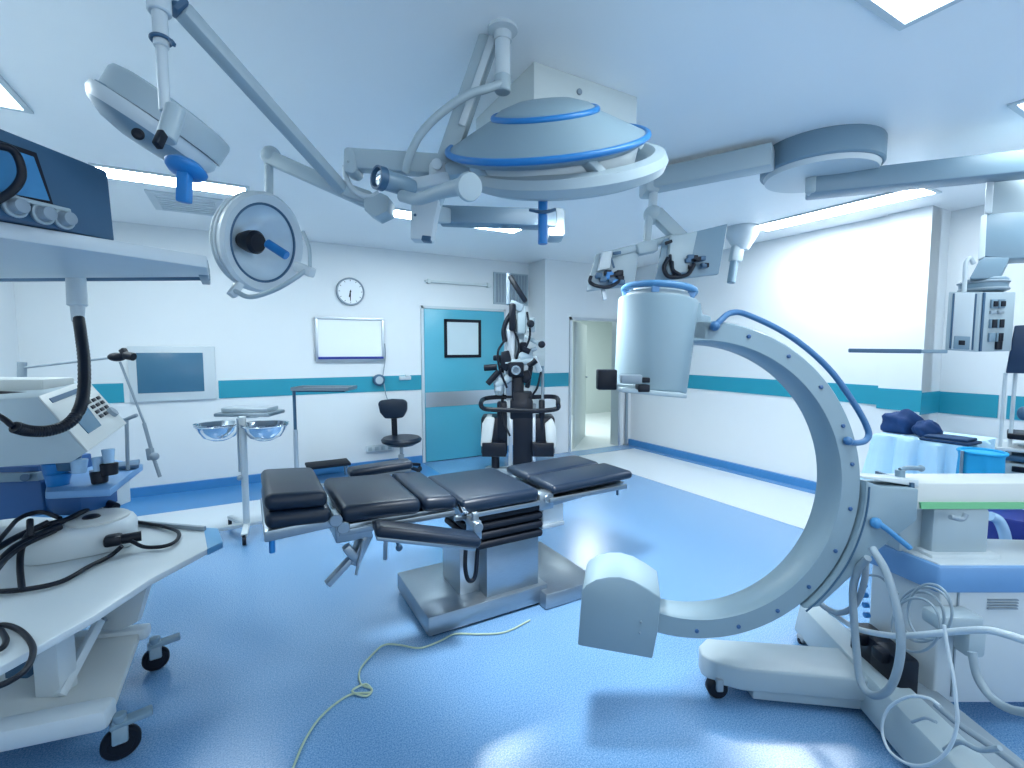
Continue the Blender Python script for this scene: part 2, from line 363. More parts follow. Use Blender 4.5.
G().tube([V((1.05, 2.40, .46)), V((1.03, 2.37, .34)), V((1.045, 2.36, .26)), V((1.085, 2.36, .27)), V((1.10, 2.36, .40)), V((1.10, 2.35, .47))], .012).build('power_cable', BLACK, t)
# frame with side rails
G().mm((1.02, 2.34, .60), (1.50, 2.87, .655), .01).mm((.95, 2.315, .628), (1.49, 2.34, .655), .004).mm((.95, 2.87, .628), (1.49, 2.895, .655), .004).build('seat_frame', STEEL, t)
G().mm((.37, 2.36, .655), (.96, 2.85, .70), .006).mm((.36, 2.315, .66), (.95, 2.335, .69), .003).mm((.36, 2.875, .66), (.95, 2.895, .69), .003).build('back_frame', STEEL, t)
G().hexa([V((1.54, 2.34, .595)), V((2.10, 2.34, .635)), V((2.10, 2.87, .635)), V((1.54, 2.87, .595)), V((1.54, 2.34, .645)), V((2.18, 2.34, .665)), V((2.18, 2.87, .665)), V((1.54, 2.87, .645))], .006).mm((1.56, 2.312, .63), (2.17, 2.332, .658), .003).build('leg_frame', STEEL, t)
G().hexa([V((.045, 2.315, .695)), V((.335, 2.315, .71)), V((.335, 2.87, .71)), V((.045, 2.87, .695)), V((.045, 2.315, .745)), V((.335, 2.315, .76)), V((.335, 2.87, .76)), V((.045, 2.87, .745))], .006).build('head_frame', STEEL, t)
# pads
def pad(name, x0, x1, y0, y1, za, zb, th, lab=None, bev=.034):
    P = [V((x0, y0, za - th)), V((x1, y0, zb - th)), V((x1, y1, zb - th)), V((x0, y1, za - th)), V((x0, y0, za)), V((x1, y0, zb)), V((x1, y1, zb)), V((x0, y1, za))]
    return G().hexa(P, bev, 4).build(name, PAD, t, lab)
pad('seat_pad', .985, 1.485, 2.305, 2.91, .735, .735, .08)
pad('back_pad', .37, .765, 2.305, 2.91, .805, .785, .085)
pad('back_pad', .77, .965, 2.305, 2.91, .785, .77, .08, 'narrow black pad next to the seat pad')
pad('head_pad', .05, .315, 2.31, 2.86, .91, .89, .08, 'thick black head cushion')
pad('head_base_pad', .05, .33, 2.305, 2.88, .828, .81, .08)
pad('leg_pad', 1.575, 2.22, 2.305, 2.60, .73, .745, .055)
pad('leg_pad', 1.575, 2.19, 2.61, 2.905, .73, .745, .055)
# armboards
def armboard(a, b, w, label):
    d = (b - a).normalized(); x = d.cross(ZZ).normalized(); y = x.cross(d)
    ab = G().box((a + b) / 2, ((b - a).length, w, .055), (d, x, y), .022, 4).build('armboard', PAD, t, label)
    G().box((a + b) / 2 - y * .036, ((b - a).length * .94, w * .7, .018), (d, x, y), .003).build('support_plate', STEEL, ab)
    return ab
armboard(V((.50, 2.21, .715)), V((1.01, 2.16, .572)), .13, 'black padded armboard along the near side')
armboard(V((.54, 3.06, .775)), V((.94, 3.06, .79)), .13, 'black padded armboard along the far side')
G().box(V((1.03, 2.25, .60)), (.05, .10, .10), None, .008).cyl(V((1.03, 2.19, .62)), V((1.03, 2.30, .62)), .028).box(V((1.03, 2.235, .655)), (.035, .03, .07), None, .006).build('rail_clamp', STEEL, t)
G().box(V((.80, 2.97, .69)), (.06, .16, .05), None, .006).build('rail_clamp', STEEL, t)
G().mm((.345, 2.33, .62), (.52, 2.60, .71), .012).cyl(V((.38, 2.31, .70)), V((.38, 2.36, .70)), .03).cyl(V((.345, 2.30, .745)), V((.345, 2.40, .745)), .03).build('head_joint', STEEL, t)
G().bar(V((.50, 2.37, .64)), V((.42, 2.35, .50)), .07, .05, None, .01).bar(V((.45, 2.35, .56)), V((.30, 2.33, .435)), .045, .028, None, .006).bar(V((.39, 2.34, .60)), V((.44, 2.34, .52)), .05, .04, None, .008).build('gas_spring', STEEL, t)
G().cyl(V((.47, 2.32, .62)), V((.43, 2.31, .46)), .007).build('release_lever', STEEL, t)
G().bar(V((.58, 2.32, .64)), V((.575, 2.32, .50)), .018, .02, None, .003).build('release_lever', STEEL, t)
G().cyl(V((.62, 2.32, .64)), V((.64, 2.31, .56)), .008).ball(V((.643, 2.31, .55)), .018).build('release_lever', NAVY, t)
G().cyl(V((.075, 2.33, .70)), V((.075, 2.33, .64)), .013).build('lock_knob', BLUEP, t)
G().cyl(V((2.12, 2.35, .64)), V((2.12, 2.35, .585)), .008).build('lock_knob', NAVY, t)
G().mm((1.495, 2.33, .585), (1.60, 2.42, .69), .012).cyl(V((1.55, 2.32, .655)), V((1.55, 2.88, .655)), .025).build('leg_joint', STEEL, t)
ch = G().mm((1.545, 2.37, .475), (1.70, 2.60, .61), .012).build('motor_box', WHITE, t)
G().mm((1.54, 2.365, .452), (1.705, 2.605, .48), .006).build('motor_foot', MGREY, ch)
G().cyl(V((1.0, 2.30, .665)), V((1.0, 2.36, .70)), .022).build('rail_knob', CHROME, t)
# ================================================================== GREEN CORD ON THE FLOOR
P = [(530, 620), (505, 632), (478, 634), (455, 634), (440, 641), (420, 648), (400, 645), (384, 645), (372, 655), (360, 670), (361, 684), (372, 689), (366, 696), (352, 691), (366, 684), (371, 692), (352, 694), (335, 704), (318, 720), (304, 742), (293, 768), (280, 800)]
tag(G().tube([fz(u, v, .008 + (.006 if i in (13, 14) else 0)) for i, (u, v) in enumerate(P)], .0045, 8, 6).build('floor_cord', GCORD), 'thin pale green cord with a knot winding across the blue floor', 'cord')
# ================================================================== MICROSCOPE (surgical, on a floor stand)
D = 5.75; mb = px(522, 470, D); mb.z = 0
t = thing('surgical_microscope', 'tall black and white surgical microscope stand before the teal door', 'microscope', mb)
def q(u, v, dd=0.): return px(u, v, D + dd)
G().pbox(513, 392, 532, 470, D, .22, .01).build('column', BLACK, t)
G().pbox(508.5, 412, 512.5, 470, D + .02, .12, .004).pbox(532.5, 412, 535.5, 470, D + .02, .12, .004).build('column_trim', ALU, t)
bs = G()
for a in (-.55, .9, 2.2, 3.9): bs.bar(mb + ZZ * .07, mb + ZZ * .05 + V((math.cos(a), math.sin(a), 0)) * .48, .11, .07, None, .01)
bs.build('base', MGREY, t)
for a in (-.55, .9, 2.2, 3.9):
    p = mb + V((math.cos(a), math.sin(a), 0)) * .46
    G().cyl(p + V((-.02, 0, .04)), p + V((.02, 0, .04)), .04).build('caster', BLACK, t)
G().pbox(512, 376, 524, 416, D - .02, .2, .02).pbox(510, 400, 533, 420, D - .02, .26, .02).build('column_head', BLACK, t)
h0 = [(481, 405), (484, 399), (500, 397), (530, 397), (555, 397), (558, 404), (556, 409), (535, 411), (505, 410), (486, 409)]
G().tube([px(u, v, D + (-.22 if v > 403 else .10)) for u, v in h0], .028, 8, 5, True).build('push_handle', BLACK, t)
for (u0, u1, s) in ((481, 507, -1), (531, 555, 1)):
    wb = G().pbox(u0 + (0 if s < 0 else 2), 417, u1, 456, D + .02, .34, .03).build('cabinet_pod', BLACK, t)
    G().prism([px(u, v, D - .03) for u, v in (((480.5, 447), (482, 424), (486, 417), (495, 418), (491, 447)) if s < 0 else ((546, 440), (545, 424), (552, 418), (557, 428), (557, 449), (547, 449)))], FH * .3, .02).build('white_shell', OFFW, wb, 'white side shell')
    G().pbox(u0 + 1, 443, u1 - 1, 457, D - .05, .4, .01).build('pod_foot', BLACK, wb)
G().cyl(q(495.5, 455, .1), q(495.5, 468, .1), .05).build('caster', BLACK, t)
G().pbox(497, 402, 507, 444, D, .14, .02).build('cable_box', BLACK, t)
G().pbox(539, 400, 545, 432, D, .1, .02).build('foot_pedal_holder', BLACK, t)
G().pbox(531, 404, 536, 450, D + .1, .1, .01).build('rear_post', MGREY, t)
# upper mast and arm
G().pbox(506, 330, 515, 400, D + .05, .15, .01).build('mast', ALU, t)
G().pbox(515, 320, 524, 392, D + .1, .12, .01).build('mast_cover', LGREY, t)
G().cyl(q(502.5, 362, .1), q(502.5, 404, .1), .02).build('guide_rod', BLACK, t)
G().cyl(q(542.5, 366, .1), q(542.5, 404, .1), .018).build('guide_rod', MGREY, t)
G().bar(q(509.5, 276), q(526, 302), .06, .10, FH, .02).build('balance_arm', BLACK, t)
G().bar(q(508, 273), q(508, 305), .05, .06, FH, .015).bar(q(510, 303), q(523, 309), .10, .05, FH, .02).build('arm_link', MGREY, t)
G().pbox(509, 303, 516, 331, D - .05, .2, .03).build('counterweight', BLACK, t)
G().pbox(517, 306, 526, 334, D, .18, .02).build('arm_housing', LGREY, t)
G().tube([q(512, 312), q(506, 322), q(503.5, 332), (q(505, 342))], .03).build('cable', BLACK, t)
G().cyl(q(531, 318), q(531, 332), .05).build('joint', LGREY, t)
k = G().lathe(q(530.5, 324, -.08), -FH, [(0, 0), (.045, 0), (.045, .05), (.03, .06), (0, .06)]).build('knob', BLACK, t)
k = G().lathe(q(541.5, 344.5, -.08), -FH, [(0, 0), (.042, 0), (.042, .05), (.03, .06), (0, .06)]).build('knob', BLACK, t)
G().bar(q(525, 336), q(541, 345), .05, .07, FH, .02).build('head_arm', LGREY, t)
G().pbox(520, 342, 527, 352, D - .02, .12, .02).bar(q(519, 352), q(529, 357), .05, .06, FH, .02).build('optics_carrier', BLACK, t)
hd = G().bar(q(503, 364), q(534, 360), .09, .16, FH, .03).build('optics_head', LGREY, t)
G().pbox(508, 362, 524, 377, D - .12, .14, .025).build('lens_block', BLACK, hd)
G().lathe(q(516, 370, -.11), -FH, [(0, 0), (.05, 0), (.055, .06), (.04, .06), (.035, .03), (0, .03)]).build('objective', MGREY, hd)
G().bar(q(493, 358), q(505, 358), .07, .09, FH, .02).bar(q(499, 356), q(505, 365), .08, .08, FH, .02).build('beam_splitter', BLACK, t)
G().cyl(q(484, 368, -.05), q(497, 367, -.05), .038).build('eyepiece', BLACK, t)
G().cyl(q(487.5, 384, -.05), q(499, 371, -.05), .036).build('eyepiece', BLACK, t)
G().cyl(q(528, 366, -.05), q(536, 360, -.05), .04).build('eyepiece', BLACK, t)
G().bar(q(527, 388), q(531, 366), .06, .06, FH, .015).build('grip', BLACK, t)
G().bar(q(494, 386), q(512, 376), .11, .10, FH, .04).pbox(494, 378, 504, 396, D, .1, .04).build('drape_cover', LGREY, t)
G().bar(q(527, 352), q(537, 348), .05, .05, FH, .015).build('grip', MGREY, t)
G().prism([px(u, v, D - .08) for u, v in ((501, 352), (509, 350), (512, 362), (507, 372), (500, 368))], FH * .18, .015).build('beam_splitter', BLACK, t)
G().prism([px(u, v, D - .05) for u, v in ((521, 372), (529, 370), (532, 378), (527, 384), (522, 382))], FH * .15, .015).build('focus_block', BLACK, t)
G().bar(q(519, 357, -.05), q(533, 354, -.05), .10, .08, FH, .03).build('camera_adapter', LGREY, t)
G().bar(q(533, 356), q(540, 372), .07, .07, FH, .02).build('side_tube', WHITE, t)
G().cyl(q(523, 349, -.08), q(530, 352, -.08), .035).build('camera_adapter', BLACK, t)
G().bar(q(501, 372), q(498, 392), .09, .08, FH, .03).build('drape_cover', WHITE, t)
for pts_ in (((514, 330), (519, 345), (516, 360), (511, 376)), ((527, 312), (530, 335), (524, 352), (520, 368)), ((505, 340), (498, 352), (500, 370), (507, 388)), ((541, 372), (537, 388), (530, 398)), ((500, 402), (503, 420), (510, 436))):
    G().tube([q(u, v, -.06) for u, v in pts_], .014, 8, 6).build('cable', BLACK, t)
# ================================================================== STOOL
D = 5.85; p0 = px(401.5, 470, D); p0.z = 0
def q(u, v, dd=0.): return px(u, v, D + dd)
t = thing('stool', 'black swivel chair with a low backrest left of the teal door', 'chair', p0)
G().lathe(q(401.5, 440), ZZ, [(0, -.06), (.16, -.06), (.235, -.02), (.245, .01), (.22, .035), (0, .04)], 36).build('seat', PAD, t)
bp = [q(u, v, .12) for u, v in ((379, 403), (381, 400), (393, 398.5), (405, 399), (408, 402), (408, 410), (404, 417), (397, 418), (386, 418), (381, 412))]
G().prism(bp, -FH * .07, .025, 3).build('backrest', PAD, t)
G().bar(q(394, 416, .10), q(395, 441, .10), .07, .03, FH, .008).bar(q(395, 440, .1), q(401, 443), .06, .03, ZZ, .005).build('back_support', BLACK, t)
G().cyl(p0 + ZZ * .1, q(401.5, 443), .022).cyl(p0 + ZZ * .1, p0 + ZZ * .26, .035).build('gas_lift', MGREY, t)
for i in range(5):
    a = i * 1.2566 + .3; e = p0 + V((math.cos(a), math.sin(a), 0)) * .27
    lg = G().bar(p0 + ZZ * .14, e + ZZ * .085, .05, .035, None, .01).build('leg', BLACK, t)
    G().cyl(e + V((-.02, 0, .03)), e + V((.02, 0, .03)), .03).bar(e + ZZ * .03, e + ZZ * .09, .02, .02, None, .003).build('caster', BLACK, lg)
# step stool
p0 = px(328, 466, 5.65); p0.z = 0
t = thing('step_stool', 'low step stool with a black top below the instrument table', 'step stool', p0)
G().mm(p0 + V((-.24, -.14, .17)), p0 + V((.24, .14, .205)), .01).build('top', RUBBER, t)
for sx in (-1, 1):
    for sy in (-1, 1): G().cyl(p0 + V((sx * .22, sy * .12, 0)), p0 + V((sx * .2, sy * .11, .175)), .014).build('leg', STEEL, t)
# ================================================================== DOUBLE BASIN STAND
D = 3.95; p0 = px(247, 530, D); p0.z = 0
def q(u, v, dd=0.): return px(u, v, D + dd)
t = thing('basin_stand', 'wheeled stand holding two steel bowls beside the head of the operating table', 'basin stand', p0)
top = q(247, 424); top.z = 1.0
G().cyl(V((p0.x, p0.y, .08)), V((p0.x, p0.y, 1.0)), .026).build('post', WHITE, t)
G().cyl(V((p0.x - .035, p0.y - .02, .55)), V((p0.x - .035, p0.y - .02, .99)), .008).ball(V((p0.x - .035, p0.y - .02, .5)), .022).build('height_rod', MGREY, t)
a, b = px(219, 413, 4.05), px(282, 413, 4.05); zt = (a.z + b.z) / 2; tc = V(((a.x + b.x) / 2, (a.y + b.y) / 2, zt))
G().box(tc, ((b - a).length * .86, .28, .03), (CR, FH, ZZ), .010).box(tc - ZZ * .02, (.16, .12, .03), (CR, FH, ZZ), .005).build('top_tray', STEEL, t)
G().box(tc + ZZ * .035, ((b - a).length * .72, .2, .042), (CR, FH, ZZ), .010).build('tray_lid', ALU, t)
bc = [q(219, 425), q(265, 423)]
for c in bc: c.z = bc[0].z
g = G()
for c in bc: g.ring(c, ZZ, .172, .008)
g.tube([bc[0] + CR * .17, V((p0.x, p0.y, bc[0].z)), bc[1] - CR * .17], .014, 8, 6).build('ring_holder', CHROME, t)
for i, e in enumerate((V((-.02, -.20, 0)), V((.24, .1, 0)), V((-.13, .34, 0)), V((-.26, .05, 0)))):
    lg = G().bar(p0 + ZZ * .10, p0 + e + ZZ * .075, .045, .03, None, .006).build('leg', WHITE, t)
    G().cyl(p0 + e + V((-.014, 0, .034)), p0 + e + V((.014, 0, .034)), .034).bar(p0 + e + ZZ * .03, p0 + e + ZZ * .08, .02, .03, None, .004).build('caster', BLACK, lg)
for c, l in zip(bc, ('left steel bowl of the two on the wheeled stand', 'right steel bowl of the two on the wheeled stand')):
    prof = [(0, -.135), (.06, -.13), (.12, -.10), (.155, -.045), (.168, .003), (.182, .008), (.182, .013), (.164, .010), (.15, -.045), (.115, -.093), (.055, -.122), (0, -.126)]
    tag(G().lathe(c + ZZ * .004, ZZ, prof, 40).build('bowl', CHROME), l, 'bowl', 'steel bowls on the wheeled stand')
# ================================================================== MAYO INSTRUMENT TABLE
D = 4.95; p0 = px(297, 480, D); p0.z = 0
t = thing('instrument_table', 'narrow steel instrument table on a single side post below the whiteboard', 'instrument table', p0)
a = px(297, 389, D)
G().cyl(V((p0.x, p0.y, .06)), V((p0.x, p0.y, .72)), .022).build('post', ALU, t)
G().cyl(V((p0.x, p0.y, .70)), V((p0.x, p0.y, a.z - .01)), .016).build('sliding_tube', NAVY, t)
c = V((a.x, a.y, a.z)) + CR * .29
G().box(c, (.58, .28, .016), (CR, FH, ZZ), .005).box(c + FH * .14 + ZZ * .012, (.58, .012, .03), (CR, FH, ZZ)).box(c - FH * .14 + ZZ * .012, (.58, .012, .03), (CR, FH, ZZ)).box(c - CR * .285 + ZZ * .012, (.012, .28, .03), (CR, FH, ZZ)).box(c + CR * .285 + ZZ * .012, (.012, .28, .03), (CR, FH, ZZ)).build('tray', STEEL, t)
G().bar(V((a.x, a.y, a.z - .02)), V((a.x, a.y, a.z - .02)) + CR * .5, .03, .02).build('tray_arm', NAVY, t)
for s in (-.25, .25):
    lg = G().bar(p0 + FH * s + ZZ * .06, p0 + CR * .45 + FH * s + ZZ * .06, .03, .04, None, .005).build('leg', ALU, t)
    for e in (0, .42): G().cyl(p0 + FH * s + CR * e - CR * .012 + ZZ * .03, p0 + FH * s + CR * e + CR * .012 + ZZ * .03, .03).build('caster', BLACK, lg)
G().bar(p0 - FH * .27 + ZZ * .06, p0 + FH * .27 + ZZ * .06, .03, .04, None, .005).build('cross_bar', ALU, t)
# ================================================================== C-ARM X-RAY
D = 1.95; root = loc(1.85, 1.95, 0)
t = thing('c_arm_machine', 'large pale grey x-ray machine with a C shaped arm on the right', 'x-ray machine', root)
def q(u, v, dd=0.): return px(u, v, D + dd)
m = D / F
def ringpt(r, deg, dd=0.): a = math.radians(deg); return q(702 + r * math.cos(a), 480 - r * math.sin(a), 0) + CF * dd
# the C itself, one swept rectangle
g = G(); N = 90; W_ = .16
prev = None; rings = []
for i in range(N + 1):
    an = 97 + (-109 - 97) * i / N
    prof = [(160, .0), (160, W_), (156, W_ + .0), (138, W_), (138, 0)]
    prof = [(158, 0), (160, .012), (160, W_ - .012), (158, W_), (140, W_), (138, W_ - .012), (138, .012), (140, 0)]
    rings.append([g.b.verts.new(ringpt(r, an, dd)) for r, dd in prof])
for A, B in zip(rings, rings[1:]):
    for k in range(8): g.b.faces.new((A[k], A[(k + 1) % 8], B[(k + 1) % 8], B[k]))
g.b.faces.new(rings[0][::-1]); g.b.faces.new(rings[-1])
carm = g.build('c_arc', CARM, t)
for an in (72, 55, 38, 21, 6, -11, -28, -45, -60, -76, -92):
    c = ringpt(151, an); G().lathe(c + CF * .002, -CF, [(0, 0), (.0085, 0), (.0085, .006), (.005, .009), (0, .009)], 14).build('bolt', mat('bolt', (.03, .10, .24), .4), carm)
# detector drum
top, bot = q(658, 300, .08), q(649.5, 391, .08)
axd = (top - bot).normalized(); L = (top - bot).length
R_ = 41 * m
dr = G().lathe(bot, axd, [(0, 0), (R_ * .86, 0), (R_ * .88, .004), (R_ * .89, .012), (R_ * .985, L * .97), (R_ * .97, L * .99), (R_ * .90, L), (0, L)], 48).build('detector_drum', CARM, t)
G().ring(bot + axd * (L + .038), axd, R_ * .86, .014, 48).build('drum_handle_ring', mat('pale blue plastic', (.07, .22, .42), .4), dr)
G().lathe(bot + axd * L, axd, [(R_ * .84, 0), (R_ * .80, .02), (R_ * .64, .025), (R_ * .62, .05), (0, .052)], 40).build('drum_cap', LGREY, dr)
for a in (-2.2, -.9, .4, 1.6):
    x, y, z = frame(axd); v = x * math.cos(a) + y * math.sin(a)
    G().bar(bot + axd * (L + .005) + v * R_ * .8, bot + axd * (L + .05) + v * R_ * .85, .03, .02, None, .004).build('handle_stay', BLUEL, dr)
G().ball(q(664, 308, .085) - CF * R_ * .93, .007).build('screw', NAVY, dr)
# joint between drum and arc
G().prism([q(692, 300, .0), q(702, 302, .0), q(703, 314, 0), q(712, 316, 0), q(712, 342, 0), q(692, 340, 0)], CF * .16, .01).build('drum_bracket', CARM, t)
cl = G().box(q(606.5, 379.5, -.02), (19 * m, .05, 20 * m), (CR, FH, ZZ), .006).build('control_box', BLACK, t)
G().box(q(631, 379, -.10), (20 * m, .03, 8 * m), (CR, FH, ZZ), .004).build('name_plate', MGREY, t)
G().box(q(642.5, 388, -.10), (11 * m, .05, 7 * m), (CR, FH, ZZ), .004).box(q(645, 380, -.10), (8 * m, .03, 5 * m), (CR, FH, ZZ), .004).build('connector', BLACK, t)
G().bar(q(612, 386, -.02), q(640, 388, -.06), .03, .02).build('box_bracket', LGREY, t)
G().box(q(647, 391, -.02), (62 * m, .2, 4 * m), (axd.cross(FH).normalized() * -1, FH, axd), .004).build('lower_rim', LGREY, dr)
# tube housing
fr = [q(u, v, -.06) for u, v in ((577.6, 645.6), (582, 590), (586, 585), (596, 579.5), (608, 577), (620, 577), (634, 581), (648, 589), (661, 598), (658, 630), (652.5, 659))]
tb = G().prism(fr, away(625) * .24, .006).build('tube_housing', CARM, t)
G().ball(q(641, 622, -.062), .005).ball(q(640, 633, -.062), .004).build('screw', MGREY, tb)
# carriage that holds the arc
arc = [ringpt(161, a_, -.02) for a_ in (0, -6, -12, -18, -24, -30, -36, -42, -48, -52)]
G().prism(arc + [q(u, v, -.02) for u, v in ((819, 607), (848, 580), (878, 551), (917, 521), (919, 489), (882, 487))], CF * .17, .006).build('arc_carriage', CARM, t)
G().tube([ringpt(163.5, a_, -.022) for a_ in range(-2, -53, -5)], .004, 6, 3).build('carriage_seal', NAVY, t)
G().prism([q(u, v, .02) for u, v in ((862, 478), (919, 487), (919, 480), (862, 476))], CF * .1, .003).build('carriage_cap', WHITE, t)
lv = G().tube([q(876, 523, -.035), q(884, 527, -.05), q(910, 548, -.06)], .011).ball(q(876, 523, -.035), .022).build('brake_lever', mat('blue lever', (.06, .25, .50), .4), t)
# horizontal arm
a, b = q(919.5, 517, -.02), q(1100, 517, -.02)
a0 = loc(q(919.5, 500).dot(CR), 1.92, 0)
def RD(r, d, z): return loc(r, d, z)
ra = (919.5 - 512) * 1.93 / F
ha = G().hexa([RD(ra, 1.92, .885), RD(2.75, 1.92, .885), RD(2.75, 2.12, .885), RD(ra, 2.12, .885), RD(ra, 1.94, .995), RD(2.75, 1.94, .995), RD(2.75, 2.10, .995), RD(ra, 2.10, .995)], .012).build('horizontal_arm', OFFW, t)
G().hexa([RD(ra + .03, 1.912, .893), RD(2.75, 1.912, .893), RD(2.75, 1.925, .893), RD(ra + .03, 1.925, .893), RD(ra + .03, 1.917, .918), RD(2.75, 1.917, .918), RD(2.75, 1.93, .918), RD(ra + .03, 1.93, .918)]).build('scale_strip', GREEN, ha)
G().hexa([RD(ra - .008, 1.915, .88), RD(ra + .006, 1.915, .88), RD(ra + .006, 2.125, .88), RD(ra - .008, 2.125, .88), RD(ra - .008, 1.925, .998), RD(ra + .006, 1.925, .998), RD(ra + .006, 2.12, .998), RD(ra - .008, 2.12, .998)]).build('arm_collar', NAVY, ha)
h1 = RD(1.60, 2.02, .99)
G().cyl(q(900, 481, .08), q(900, 470, .08), .018).tube([q(900, 470, .08), q(908, 468, .08), q(921, 468.5, .08)], .010).ball(q(921, 468.5, .08), .014).build('arm_lever', GREYB, t)
G().tube([q(950, 517, -.04), q(962, 519, -.04), q(966, 514, -.04)], .010).build('arm_lock', MGREY, t)
# lift column
cc = RD(1.87, 2.02, 0)
G().box(V((cc.x, cc.y, .785)), (.24, .19, .21), (CR, FH, ZZ), .02).box(V((cc.x, cc.y, .785)) - CR * .16 + FH * .03, (.10, .14, .21), (CR, FH, ZZ), .01).build('lift_column', LGREY, t)
G().box(V((cc.x, cc.y, .69)), (.29, .25, .03), (CR, FH, ZZ), .008).build('column_collar', WHITE, t)
# cabinet
pl = [RD(1.62, 2.12, 0), RD(1.70, 1.83, 0), RD(2.70, 1.83, 0), RD(2.70, 2.07, 0), RD(2.08, 2.12, 0), RD(1.99, 2.48, 0)]
G().prism([p + ZZ * .575 for p in pl], ZZ * .11, .012).build('cabinet_top', BLUEL, t)
G().prism([p + ZZ * .675 for p in [RD(1.64, 2.12, 0), RD(1.715, 1.845, 0), RD(2.69, 1.845, 0), RD(2.69, 2.06, 0), RD(2.07, 2.11, 0), RD(1.98, 2.46, 0)]], ZZ * .016, .005).build('cabinet_lid', WHITE, t)
cb = G().prism([p + ZZ * .10 for p in [RD(1.66, 2.12, 0), RD(1.73, 1.85, 0), RD(2.68, 1.85, 0), RD(2.68, 2.05, 0), RD(2.05, 2.10, 0), RD(1.96, 2.45, 0)]], ZZ * .48, .008).build('cabinet', WHITE, t)
G().box(RD(1.80, 1.847, .36), (.006, .006, .46), (CR, FH, ZZ)).build('panel_seam', MGREY, cb)
g = G()
for i in range(4): g.box(RD(1.98, 1.846, .505 + i * .012), (.12, .008, .005), (CR, FH, ZZ))
g.build('cooling_slot', MGREY, cb)
G().box(RD(1.735, 1.80, .49), (.17, .09, .06), (CR, FH, ZZ), .012).box(RD(1.79, 1.78, .42), (.07, .07, .12), (CR, FH, ZZ), .015).build('hose_bracket', LGREY, cb)
for (u, v, s) in ((872, 650, 1.0), (893, 668, 1.0)):
    p = pr(u, v, 1.60); G().box(p, (.09, .16, .17), (CR, FH, ZZ), .015).box(p + ZZ * .06 - CR * .05, (.05, .06, .05), (CR, FH, ZZ), .01).build('plug_block', BLACK, cb)
for i in range(4):
    p = pr(866 + i, 585 + i * 10, 1.60); G().lathe(p, -CR, [(0, 0), (.012, 0), (.012, .02), (0, .022)], 12).build('socket', BLUEP, cb)
# legs of the base
zt = .175
G().prism([RD(r, d, .07) for r, d in ((.90, 2.0), (.86, 2.06), (.87, 2.12), (.93, 2.18), (1.58, 2.10), (1.58, 1.88), (1.40, 1.90), (1.0, 1.955))], ZZ * .10, .011, 3).prism([RD(r, d, .025) for r, d in ((1.05, 1.965), (1.05, 2.14), (1.58, 2.08), (1.58, 1.89))], ZZ * .06, .008).build('front_leg', LGREY, t)
G().hexa([RD(1.53, 2.48, .03), RD(1.40, 1.2, .03), RD(1.60, 1.2, .03), RD(1.69, 2.48, .03), RD(1.545, 2.46, .185), RD(1.43, 1.22, .185), RD(1.57, 1.22, .185), RD(1.66, 2.46, .185)], .012).build('rear_leg', LGREY, t)
G().hexa([RD(1.58, 2.3, .03), RD(1.56, 1.2, .03), RD(1.75, 1.2, .03), RD(1.75, 2.3, .03), RD(1.60, 2.3, .15), RD(1.60, 1.22, .15), RD(1.75, 1.22, .15), RD(1.75, 2.3, .15)], .01).build('leg_cover', MGREY, t)
def caster(p, r, par, w=.035, ax=None):
    ax = ax or CR
    k = G().bar(p + ZZ * r * 1.0, p + ZZ * (r * 2 + .012), .03, w * 1.6, None, .006).build('caster', MGREY, par)
    G().lathe(p - ax * w / 2 + ZZ * r, ax, [(0, 0), (r * .85, 0), (r, w * .2), (r, w * .8), (r * .85, w), (0, w)], 28).build('wheel', RUBBER, k)
    return k
caster(RD(.915, 2.02, 0), .045, t, .05, FH)
caster(RD(1.53, 2.40, 0), .015, t)
caster(RD(1.48, 1.26, 0), .015, t)
# hoses and cables on the machine
def cab(name, pts, r, mm_, rr=1.58, lab=None, closed=False): return G().tube([pr(u, v, rr) for u, v in pts], r, 10, 8, closed).build(name, mm_, t, lab)
G().tube([q(714, 328, -.01), q(720, 321, -.01), q(731, 313, .03), (q(748, 315, .05)), q(790, 336, .05), q(828, 368, .05), q(855, 405, .05), q(868, 430, .05), q(866, 440, .04), q(856, 443, .01), q(848, 441, -.008)], .0125).ball(q(715, 326, -.01), .02).ball(q(848, 441, -.01), .018).build('blue_hose', BLUEH, t)
cab('hose', [(872, 548), (886, 572), (897, 610), (901, 645), (896, 675), (886, 692), (872, 695), (861, 683), (857, 655), (854, 620), (853, 590), (858, 570), (868, 558)], .014, CABLEG, 1.40)
cab('hose', [(866, 560), (864, 583), (855, 605), (840, 613), (826, 608), (818, 600)], .012, MGREY, 1.42)
cab('hose', [(830, 612), (842, 620), (858, 629), (880, 634), (900, 636), (930, 634), (960, 631), (985, 630), (1005, 634), (1030, 642)], .011, CABLEL, 1.44)
cab('hose', [(972, 652), (978, 678), (992, 698), (1010, 709), (1030, 713)], .014, CABLEG, 1.66)
for i, (cx, cy, rx, ry) in enumerate(((925, 613, 27, 26), (921, 617, 23, 25), (930, 612, 22, 28), (916, 625, 24, 27))):
    cab('coiled_cable', [(cx + rx * math.cos(a * .6283), cy + ry * math.sin(a * .6283)) for a in range(10)], .0045, CABLEG, 1.50 - i * .012, None, True)
cab('thin_cable', [(944, 625), (948, 650), (953, 675), (956, 700), (957, 725), (948, 750), (930, 764), (908, 764), (889, 750), (882, 728), (889, 708), (908, 697), (928, 698), (940, 706)], .005, CABLEL, 1.34)
cab('thin_cable', [(868, 575), (880, 577), (892, 588), (898, 594)], .005, MGREY, 1.58)
cab('thin_cable', [(912, 722), (925, 718), (936, 722)], .005, CABLEG, 1.36)
cab('thin_cable', [(936, 705), (960, 725), (985, 742), (1010, 760), (1030, 775)], .011, MGREY, 1.50)
